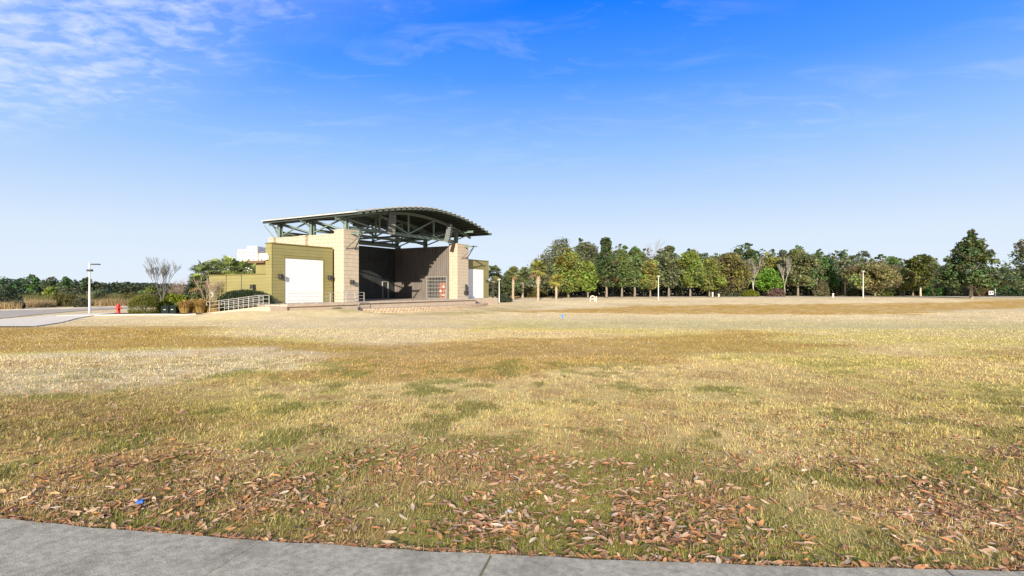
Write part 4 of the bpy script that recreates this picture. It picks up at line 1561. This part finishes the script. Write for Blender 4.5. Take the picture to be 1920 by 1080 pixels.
# trees beyond the road on the left
for i, (b, yt, hw, d, col, lab) in enumerate((
        (14, 519, 34, 92, (.035, .060, .030), 'dark evergreen at the left edge beyond the road'),
        (-30, 512, 40, 100, (.05, .075, .03), 'green tree cut by the left edge beyond the road'),
        (44, 531, 20, 104, (.085, .13, .03), 'light green tree right of the dark left edge evergreen'),
        (61, 515, 17, 150, (.045, .075, .030), 'tallest pine of the left treeline, near its left end'),
        (38, 521, 14, 160, (.05, .075, .04), 'pine top between the dark evergreen and the tallest left pine'),
        (97, 518, 16, 150, (.055, .070, .045), 'grey-green pine left of the lamp post, third in the left treeline'),
        (94, 536, 10, 118, (.12, .15, .03), 'small yellow-green tree in front of the left treeline'),
        (124, 519, 12, 150, (.05, .085, .035), 'rounded pine left of the lamp post, fourth in the left treeline'),
        (142, 526, 11, 155, (.05, .07, .045), 'low pine top just left of the lamp post'),
        (163, 518, 10, 150, (.045, .065, .035), 'pine directly behind the left lamp post'),
        (181, 527, 11, 152, (.05, .065, .04), 'pine just right of the left lamp post'),
        (134, 540, 24, 128, (.065, .075, .045), 'broad grey thicket tree behind the reeds'),
        (190, 542, 20, 128, (.055, .07, .04), 'low dark tree behind the hydrant'),
        (214, 540, 18, 165, (.05, .07, .04), 'first low tree of the far right part of the left treeline'),
        (238, 532, 18, 165, (.06, .085, .04), 'green tree above the clipped round bush, far off'),
        (263, 537, 18, 160, (.045, .065, .035), 'dark far tree left of the leafless tree'),
        (288, 536, 20, 120, (.085, .095, .03), 'olive tree behind the leafless tree'),
        (322, 540, 22, 110, (.05, .065, .035), 'dark tree right behind the leafless tree'),
        (345, 538, 20, 100, (.075, .085, .04), 'green thicket tree left of the palm clump'))):
    x = px(b, d)
    h = hz(yt, d) - GZ(x, d)
    pine = 'pine' in lab
    tree('pine_tree' if pine else 'tree', lab, x, d, h, 2 * hw / 1000 * d * 1.15, h * (.3 if pine else .05), col, 'round', n=2600 if d < 130 else 1900, nc=34, leaf=.22 if d < 130 else .28,
         seed=800 + i, group='trees beyond the road', gap=.05 if pine else 0)


def far_wood():
    global rng
    rng = np.random.default_rng(43)
    n = 34000
    b = rng.uniform(-60, 480, n)
    d = rng.uniform(150, 215, n)
    x = (b - 960) / 1000 * d
    hh = 1.6 + 3.6 * fbm(x * .06, d * .06, 3, 15)
    z = gz(x, d) + hh * rng.uniform(0, 1, n) ** .8
    c = np.array((.05, .065, .035)) * rng.uniform(.6, 1.5, (n, 1)) * (.6 + .9 * fbm(x * .2, d * .1, 3, 19))[:, None]
    V, cc = leaf_cloud(np.stack([x, d, z], -1), .5, c)
    tag(link('far_wood', np_mesh('far_wood', V, 4, M_leaf, cc)), 'low grey-green far-off wood along the left horizon', 'wood', kind='stuff')


far_wood()


def reeds(name, label, regions, hmin, hmax, col, n, seed, wd=.03):
    global rng
    rng = np.random.default_rng(seed)
    x, y = [], []
    for (bx0, bx1, d0, d1) in regions:
        k = n // len(regions)
        d = rng.uniform(d0, d1, k)
        x.append((rng.uniform(bx0, bx1, k) - 960) / 1000 * d)
        y.append(d)
    x, y = np.concatenate(x), np.concatenate(y)
    n = len(x)
    h = rng.uniform(hmin, hmax, n) * (.6 + .8 * fbm(x * .4, y * .4, 3, seed))
    az = rng.uniform(0, 2 * np.pi, n)
    le = rng.uniform(0, .35, n)
    b = np.stack([x, y, gz(x, y) - .02], -1)
    dr = np.stack([np.cos(az) * np.sin(le), np.sin(az) * np.sin(le), np.cos(le)], -1)
    sd_ = np.stack([-np.sin(az), np.cos(az), 0 * az], -1) * wd
    V = np.stack([b - sd_, b + sd_, b + dr * h[:, None]], 1)
    c = np.array(col) * rng.uniform(.6, 1.4, (n, 1)) * (.7 + .6 * fbm(x * .3, y * .3, 3, seed + 4))[:, None]
    tag(link(name, np_mesh(name, V.reshape(-1, 3), 3, M_leaf, np.repeat(np.clip(c, 0, .7), 3, 0))), label, 'reeds', kind='stuff')


reeds('reeds', 'tall straw-coloured reeds growing along the far side of the road', [(-30, 40, 63, 69), (25, 105, 71, 78), (165, 262, 77, 84)], .6, 1.15, (.34, .25, .13), 12000, 51)
reeds('rough_grass', 'olive rough grass and scrub behind the roadside reeds', [(-40, 320, 80, 100)], .8, 1.8, (.13, .125, .045), 14000, 52, .05)
for i, (lab, b, yt, hw, d, col) in enumerate((
        ('olive scrub bush left of the lamp post among the reeds', 112, 551, 13, 76, (.12, .115, .035)),
        ('second olive scrub bush left of the lamp post, closer to it', 134, 553, 13, 75, (.115, .11, .04)),
        ('grey-green scrub bush behind the lamp post foot', 152, 560, 12, 72, (.10, .105, .06)),
        ('dark bush at the road edge on the far left', 12, 545, 26, 66, (.035, .055, .03)),
        ('grey bush between the far left bush and the reeds', 34, 566, 10, 64, (.12, .12, .08)),
        ('dark scrub bush right of the lamp post', 187, 550, 12, 84, (.06, .075, .04)),
        ('rusty olive bush behind the clipped round bush', 242, 551, 14, 84, (.15, .125, .04)),
        ('olive bush behind the leafless tree foot', 300, 547, 26, 74, (.06, .065, .028)))):
    x = px(b, d)
    wv = 2 * hw / 1000 * d
    bush('shrub', lab, x, d, wv, wv * .8, hz(yt, d) - GZ(x, d), col, n=1800, leaf=.12, seed=760 + i, lump=.2, group='scrub along the road')

# planting bed left of the stage
bush('clipped_bush', 'round clipped green bush right of the red hydrant', px(271, 48.6), 48.6, 2.45, 2.3, 1.75, (.145, .16, .035), n=20000, leaf=.045, seed=901, lump=.03, flat=.6, accent=(.19, .15, .04), acc=.12)
bush('clipped_shrub', 'large dark domed shrub behind the ramp handrails', *W(-9.75, 4.3), 1.35, 8.4, 2.05, (.035, .055, .028), n=16000, leaf=.055, seed=902, lump=.02, rz=R(60), flat=.75)
bush('shrub', 'bright lime-green shrub behind the dark green bins', px(325, 52), 52, 2.7, 2.2, 1.75, (.20, .235, .025), n=4200, leaf=.10, seed=903, lump=.2)
bush('shrub', 'small lime-green shrub at the foot of the leafless tree', px(303, 49.5), 49.5, .9, .9, .95, (.19, .22, .025), n=1600, leaf=.07, seed=904, lump=.15)
bush('shrub', 'dark green rounded shrub below the palm clump', px(372, 56), 56, 3.0, 2.5, 3.1, (.030, .060, .025), n=4200, leaf=.09, seed=905, lump=.12)
bush('shrub', 'dark shrub at the end of the screen wall', px(396, 54.5), 54.5, 1.6, 1.6, 2.0, (.025, .045, .025), n=2600, leaf=.08, seed=906, lump=.12)
bush('shrub', 'grey-green palmetto shrub behind the tan ornamental grass', px(368, 53), 53, 2.4, 1.6, 1.7, (.12, .14, .05), n=2600, leaf=.12, seed=907, lump=.25)


def ornamental_grass(label, x, y, h, w, seed, col):
    global rng
    rng = np.random.default_rng(seed)
    root = thing('grass_clump', label, 'ornamental grass', (x, y, GZ(x, y)), 0, 'ornamental grasses in the bed')
    n = 1500
    az = rng.uniform(0, 2 * np.pi, n)
    out = rng.uniform(.05, 1, n) ** .8
    hh = h * rng.uniform(.6, 1.05, n)
    b = np.stack([np.cos(az) * .38 * out, np.sin(az) * .38 * out, 0 * az], -1)
    mid = np.stack([np.cos(az) * w * .28 * out, np.sin(az) * w * .28 * out, hh * .75], -1)
    tip = np.stack([np.cos(az) * w * .55 * out, np.sin(az) * w * .55 * out, hh * (1 - .35 * out)], -1)
    sd_ = np.stack([-np.sin(az), np.cos(az), 0 * az], -1) * .014
    V = np.concatenate([np.stack([b - sd_, b + sd_, mid + sd_, mid - sd_], 1), np.stack([mid - sd_, mid + sd_, tip, tip], 1)], 0)
    c = np.array(col) * rng.uniform(.6, 1.4, (n, 1))
    c = np.concatenate([np.repeat(c, 4, 0), np.repeat(c * 1.15, 4, 0)], 0)
    link('blades', np_mesh('blades', V.reshape(-1, 3), 4, M_leaf, np.clip(c, 0, .7)), root)
    return root


for i, (b, d, h, w) in enumerate(((347, 49.5, 1.35, 2.2), (361, 50.2, 1.5, 2.4), (377, 50.0, 1.5, 2.4), (392, 50.6, 1.35, 2.2), (404, 49.6, 1.05, 1.8))):
    ornamental_grass(('leftmost tan ornamental grass clump beside the dark bins', 'second tan ornamental grass clump from the bins', 'third tan ornamental grass clump from the bins, in the middle',
                      'fourth tan ornamental grass clump from the bins', 'tan ornamental grass clump nearest the ramp handrail')[i], px(b, d), d, h, w, 920 + i, (.42, .29, .10))
bare_tree('crape_myrtle', 'leafless pale crape myrtle between round bush and lime shrub', px(302, 51), 51, 5.2, 1.8, (.105, .098, .095), 941, .30, 1, 6, 'leafless crape myrtles', .075)
bare_tree('crape_myrtle', 'leafless reddish crape myrtle left of the palm clump', px(349, 58), 58, 4.6, 4.2, (.20, .15, .13), 942, .24, 3, 5, 'leafless crape myrtles', .05)
bare_tree('crape_myrtle', 'leafless tan crape myrtle in front of the screen wall', *W(-10.0, 9.4), 4.4, 2.0, (.27, .205, .15), 943, .26, 4, 4, 'leafless crape myrtles', .04)

# ------------------------------------------------------------------ street furniture
M_pole = mat('concrete_pole', (.52, .51, .49), .7, .06, 4)
M_red = mat('hydrant_red', (.50, .012, .012), .4, .1, 6, spec=.5)


def lamp(label, x, y, h, style, r=.11):
    t = thing('lamp_post', label, 'lamp post', (x, y, GZ(x, y)), 0, 'lamp posts round the lawn')
    MB().tube([(0, 0, -.1), (0, 0, .25), (0, 0, h * .6), (0, 0, h)], [r * 1.35, r * 1.25, r * .9, r * .62], 10).build('pole', M_pole, t, True)
    if style == 'arm':
        MB().tube([(0, 0, h - .12), (.25, 0, h - .10)], .035, 6).build('arm', M_dark, t)
        MB().cbox(.22, 1.0, -.16, .16, h - .17, h - .06, .03).build('lamp_head', M_dark, t)
        MB().cbox(-.24, .28, -.14, .14, h - .82, h - .62, .04).build('floodlight', M_dark, t)
        MB().box(-.03, .03, -.03, .03, h, h + .14).build('finial', M_pole, t)
    else:
        MB().cbox(-.26, .26, -.12, .12, h, h + .09, .02).build('lamp_head', M_pole, t)
    return t


lamp('pale lamp post with dark arm and floodlight beside the left road', px(168, 53.0), 53.0, 5.0, 'arm', .09)
lamp('slim white lamp post in front of the olive tree, left of centre of the wood', px(1234.5, 90), 90, 4.0, 't', .075)
lamp('white lamp post with T head in front of the spreading olive oak', px(1618.5, 97), 97, 4.9, 't', .08)
lamp('white lamp post right of the big magnolia', px(1866, 112), 112, 5.4, 't', .085)
lamp('short concrete post beside the right wing of the stage', px(936, 83), 83, 3.6, 't', .075)

hy = thing('fire_hydrant', 'red fire hydrant by the pavement left of the round bush', 'fire hydrant', (px(222, 51.5), 51.5, GZ(px(222, 51.5), 51.5)), .2)
MB().lathe([(.20, 0), (.20, .06), (.15, .07), (.15, .58), (.19, .60), (.19, .66), (.14, .68)], 14).build('barrel', M_red, hy)
MB().lathe([(.155, .681), (.16, .76), (.12, .86), (.05, .90), (.045, .97), (.02, .98)], 14).build('bonnet', M_red, hy)
for s in (-1, 1):
    MB().tube([(s * .12, 0, .52), (s * .24, 0, .52)], .07, 10).tube([(s * .24, 0, .52), (s * .29, 0, .52)], .085, 6).build('side_nozzle', M_red, hy)
MB().tube([(0, -.12, .48), (0, -.24, .48)], .09, 10).tube([(0, -.24, .48), (0, -.30, .48)], .11, 6).build('front_nozzle', M_red, hy)

M_bin = mat('dark_green_bin', (.010, .018, .015), .7, .15, 5, spec=.1)
for i, (b, lab) in enumerate(((312, 'left of two dark green utility boxes before the lime shrub'), (326, 'right of two dark green utility boxes before the lime shrub'))):
    d = 48.9 + .2 * i
    t = thing('utility_box', lab, 'utility box', (px(b, d), d, GZ(px(b, d), d)), .1, 'utility boxes in the bed')
    MB().cbox(-.33, .33, -.3, .3, 0, .62, .03).build('body', M_bin, t)
    MB().cbox(-.36, .36, -.33, .33, .625, .74, .05).build('lid', M_bin, t)
    MB().box(-.1, .1, -.325, -.302, .35, .41).build('latch', M_galv, t)

# drain cover in the lawn
dm = thing('manhole_cover', 'dark round drain cover lying in the lawn before the landing', 'drain cover', (px(627, 49.5), 49.5, GZ(px(627, 49.5), 49.5)))
MB().lathe([(.62, -.05), (.62, .05), (.55, .07)], 20).build('rim', M_dark, dm)
MB().lathe([(.53, .0), (.53, .075), (.1, .085)], 20).build('lid', M_dark, dm)

# small survey flag
M_blue = mat('blue_plastic', (.04, .16, .36), .5, .05, 5)
fl = thing('marker_flag', 'small blue marker flag stuck in the middle of the lawn', 'flag', (4.0, 41.0, GZ(4.0, 41.0)), .3)
MB().tube([(0, 0, -.05), (0, 0, .42)], .006, 5).build('wire', M_galv, fl)
MB().add([(0, 0, .14), (-.05, .02, .16), (-.16, .05, .14), (0, 0, .42), (-.06, .03, .43), (-.2, .05, .40), (0, .008, .14), (-.05, .028, .16), (-.16, .058, .14), (0, .008, .42), (-.06, .038, .43), (-.2, .058, .40)],
         [(0, 1, 4, 3), (1, 2, 5, 4), (6, 9, 10, 7), (7, 10, 11, 8), (0, 3, 9, 6), (2, 8, 11, 5), (3, 4, 10, 9), (4, 5, 11, 10)]).build('flag', M_blue, fl)
# litter on the near lawn
cpz = thing('bottle_cap', 'blue plastic scrap lying among the leaves near the path', 'litter', (-2.93, 4.2, .015), .4)
cpz.scale = (.8, .8, .8)
MB().add([(-.035, -.02, 0), (.03, -.028, .006), (.04, .022, .0), (-.03, .03, .008), (-.03, -.015, .02), (.025, -.02, .03), (.032, .018, .022), (-.022, .024, .028)],
         [(0, 3, 2, 1), (4, 5, 6, 7), (0, 1, 5, 4), (1, 2, 6, 5), (2, 3, 7, 6), (3, 0, 4, 7)]).build('scrap', mat('litter_blue', (.03, .10, .36), .6, .2, 20, spec=.1), cpz)
pp = thing('paper_scrap', 'white paper scrap lying among leaves in the middle near the path', 'litter', (-.02, 4.0, .02), .2)
pp.scale = (.6, .6, .6)
MB().add([(-.05, -.02, 0), (0, -.03, .02), (.05, -.015, .0), (-.045, .03, .012), (0, .025, .035), (.045, .03, .008), (-.05, -.02, .003), (0, -.03, .023), (.05, -.015, .003), (-.045, .03, .015), (0, .025, .038), (.045, .03, .011)],
         [(6, 7, 10, 9), (7, 8, 11, 10), (0, 3, 4, 1), (1, 4, 5, 2), (0, 1, 7, 6), (1, 2, 8, 7), (3, 9, 10, 4), (4, 10, 11, 5)]).build('sheet', mat('soiled_paper', (.42, .41, .39), .8, .25, 30), pp)

# far odds and ends along the wood
M_beige = mat('beige_paint', (.60, .50, .40), .7, .1, 4)
ar = thing('drinking_fountain', 'pale arched stand by the mulch edge under the yellow-green trees', 'drinking fountain', (px(1111, 86), 86, GZ(px(1111, 86), 86)))
MB().tube([(-.35, 0, -.05), (-.35, 0, .55), (-.22, 0, .8), (0, 0, .88), (.22, 0, .8), (.35, 0, .55), (.35, 0, -.05)], .09, 8).build('arch_frame', M_beige, ar)
MB().box(-.27, .27, -.12, .12, .35, .45).build('shelf', M_beige, ar)
MB().tube([(.6, 0, -.05), (.6, 0, .8)], [.10, .08], 8).build('side_post', M_white, ar)
for i, (b, yt, d, lab) in enumerate(((1336, 548, 107, 'small white marker post at the foot of the dark thicket'), (1347.5, 551, 107, 'shorter beige marker post right of the white one'), (1562, 550, 102, 'pale trash bin on the lawn in front of the dense green tree'))):
    x = px(b, d)
    t = thing('marker_post' if i < 2 else 'trash_bin', lab, 'post' if i < 2 else 'bin', (x, d, GZ(x, d)))
    h = hz(yt, d) - GZ(x, d)
    MB().cbox(-.13, .13, -.1, .1, -.05, h * .8, .03).build('body', M_pole if i == 0 else M_beige, t)
    MB().cbox(-.17, .17, -.13, .13, h * .8 + .002, h, .04).build('cap', M_pole, t)
sg = thing('notice_board', 'small white notice board beside the third lamp post', 'sign', (px(1858, 118), 118, GZ(px(1858, 118), 118)))
for s in (-.55, .55):
    MB().box(s - .05, s + .05, -.04, .04, -.1, 1.2).build('leg', M_dark, sg)
MB().box(-.5, .5, -.05, .05, .35, 1.15).build('board', M_white, sg)
MB().box(-.4, -.05, -.06, -.052, .5, 1.0).box(.08, .4, -.06, -.052, .6, 1.05).build('notice', M_dark, sg)
fe = thing('rail_fence', 'low dark rail fence at the far right behind the lawn', 'fence', (px(1862, 121), 121, GZ(px(1862, 121), 121)))
for k in range(9):
    MB().box(k * 1.8 - .06, k * 1.8 + .06, -.06, .06, -.1, 1.05).build('post', M_dark, fe)
for z in (.45, .9):
    MB().beam((-.1, -.07, z), (14.6, -.07, z), .05, .12).build('rail', M_dark, fe)
rk = thing('bicycle_rack', 'small white hoop rack by the path right of the stage', 'rack', (px(948, 84), 84, GZ(px(948, 84), 84)))
for k in range(3):
    MB().tube([(k * .35 - .35, -.25, -.05), (k * .35 - .35, -.25, .7), (k * .35 - .35, 0, .85), (k * .35 - .35, .25, .7), (k * .35 - .35, .25, -.05)], .03, 6).build('hoop', M_galv, rk)

# far white tower block
M_tower = mat('white_render', (.74, .68, .62), .8, .05, .1)
M_glass = mat('dark_window', (.12, .14, .16), .2, .1, 1)
D = 360.
bd = thing('apartment_tower', 'distant white apartment tower rising above the palm clump', 'building', (px(464, D), D, -.7))
MB().box(-6.5, .6, 0, 12, 0, 29).build('wall', M_tower, bd)
MB().box(.6, 7.2, -1.5, 12, 0, 31.2).build('wall', M_tower, bd)
MB().box(7.2, 14.6, 1.0, 12, 0, 26.5).build('wall', M_tower, bd)
MB().box(7.0, 15.2, .5, 12.5, 26.5, 28.0).build('roof', mat('slate_roof', (.09, .10, .12), .8, .1), bd)
for zf in range(6):
    z = 14.5 + zf * 2.4
    for xw, yw in ((-5.6, 0), (-3.6, 0), (-1.6, 0), (1.9, -1.5), (4.6, -1.5), (9, 1.0), (12, 1.0)):
        if xw > 8 and z > 24:
            continue
        MB().box(xw - .5, xw + .5, yw - .06, yw - .01, z, z + 1.2).build('window', M_glass, bd)


# ------------------------------------------------------------------ fallen leaves
def litter():
    global rng
    rng = np.random.default_rng(99)
    rr = random.Random(99)
    cols = [(.43, .27, .17), (.50, .36, .25), (.36, .17, .08), (.40, .20, .08), (.54, .44, .33), (.25, .13, .075), (.18, .09, .05), (.50, .33, .16)]
    # leaf: pointed oval, folded along the midrib and curled lengthwise
    prof = [(-.5, 0), (-.3, .115), (0, .18), (.28, .13), (.5, 0)]

    def leaf_verts(curl, fold):
        v = []
        for (t, w_) in prof:
            zc = curl * (t * t) * 1.4
            v.append((t, 0, zc))
            v.append((t, w_, zc + fold * w_))
            v.append((t, -w_, zc + fold * w_))
        return np.array(v)
    tri = []
    for i in range(4):
        a = i * 3
        tri += [(a, a + 3, a + 4), (a, a + 4, a + 1), (a, a + 2, a + 5), (a, a + 5, a + 3)]
    tri = np.array(tri)
    n = 52000
    y = 3.05 + rng.gamma(1.7, 1.25, n)
    x = rng.uniform(-1.1, 1.1, n) * (y + .3)
    ed = edge_y(x)
    keep = (y > ed + .0)
    den = fbm(x * .9, y * 1.1, 3, 201)
    den2 = fbm(x * 3.1, y * 3.1, 2, 207)
    pr = np.clip((den - .29) * 3.0, .16, 1) * np.clip(.1 + 1.2 * den2, 0, 1)
    # thinner to the right
    pr *= np.where(y > 5.6, .55, 1.0)
    pr *= np.where(y - ed < .22, .45, 1.0)
    keep &= rng.random(n) < pr
    # a line of leaves caught against the path edge
    xe = rng.uniform(-4.6, 4.4, 1500)
    ye = edge_y(xe) + np.abs(rng.normal(.0, .02, 1500)) + .008
    x = np.concatenate([xe, x[keep]])
    y = np.concatenate([ye, y[keep]])
    ne = len(xe)
    # a few blown onto the far turf
    m = 4200
    y2 = rng.uniform(5, 24, m)
    x2 = rng.uniform(-1.1, 1.1, m) * y2
    x = np.concatenate([x, x2])
    y = np.concatenate([y, y2])
    n = len(x)
    d = np.hypot(x, y)
    size = .022 + .083 * rng.random(n) ** 1.7
    size[:ne] *= .8
    size[-m:] = rng.uniform(.02, .075, m)
    big = np.argsort(-size / d)[:300]
    isbig = np.zeros(n, bool)
    isbig[big] = True
    ci = rng.choice(len(cols), n, p=(.25, .12, .19, .13, .03, .14, .08, .06))
    ci[:ne] = rng.choice([2, 3, 0, 5], ne)
    ci[-m:] = rng.choice([5, 6, 6, 2, 0], m)
    az = rng.uniform(0, 2 * np.pi, n)
    tiltx = rng.normal(0, .26, n)
    tilty = rng.normal(0, .22, n)
    z = gz(x, y) + rng.uniform(.004, .026, n)
    shapes = [leaf_verts(c_, f_) for c_, f_ in ((.06, .15), (.18, .35), (-.12, .25), (.3, .1), (.05, -.25), (.12, .6))]
    si = rng.integers(0, len(shapes), n)
    VV, FF, CC = [], [], []
    o_ = 0
    M_l = leaf_mat('fallen_leaf', .7, .12, .2)
    # one shared mesh per shape and colour for the leaves picked out singly
    shared = {}
    mats_done = None
    root = None
    singles = []
    for i in range(n):
        if isbig[i]:
            singles.append(i)
            continue
        Rm = (Matrix.Rotation(az[i], 3, 'Z') @ Matrix.Rotation(tiltx[i], 3, 'X') @ Matrix.Rotation(tilty[i], 3, 'Y'))
        v = shapes[si[i]] * np.array((1, rng.uniform(.7, 1.1), 1)) * size[i]
        v = v @ np.array(Rm).T + np.array((x[i], y[i], z[i]))
        VV.append(v)
        FF.append(tri + o_)
        o_ += len(v)
        CC.append(np.repeat((np.array(cols[ci[i]]) * rng.uniform(.75, 1.2))[None], len(v), 0))
    me = np_mesh('leaf_litter', np.vstack(VV), 3, M_l, np.vstack(CC), np.vstack(FF), True)
    root = tag(link('leaf_litter', me), 'brown and orange fallen leaves strewn over the near grass', 'fallen leaves', kind='stuff')
    for i in singles:
        key = (int(si[i]), int(ci[i]))
        if key not in shared:
            v = shapes[key[0]]
            shared[key] = np_mesh('leaf', v, 3, M_l, np.repeat(np.array(cols[key[1]])[None], len(v), 0), tri, True)
        o = link('leaf', shared[key], root, (x[i], y[i], z[i] + .006))
        o.rotation_euler = (tiltx[i] * .7, tilty[i] * .7, az[i])
        o.scale = (size[i], size[i] * .9, size[i])


litter()
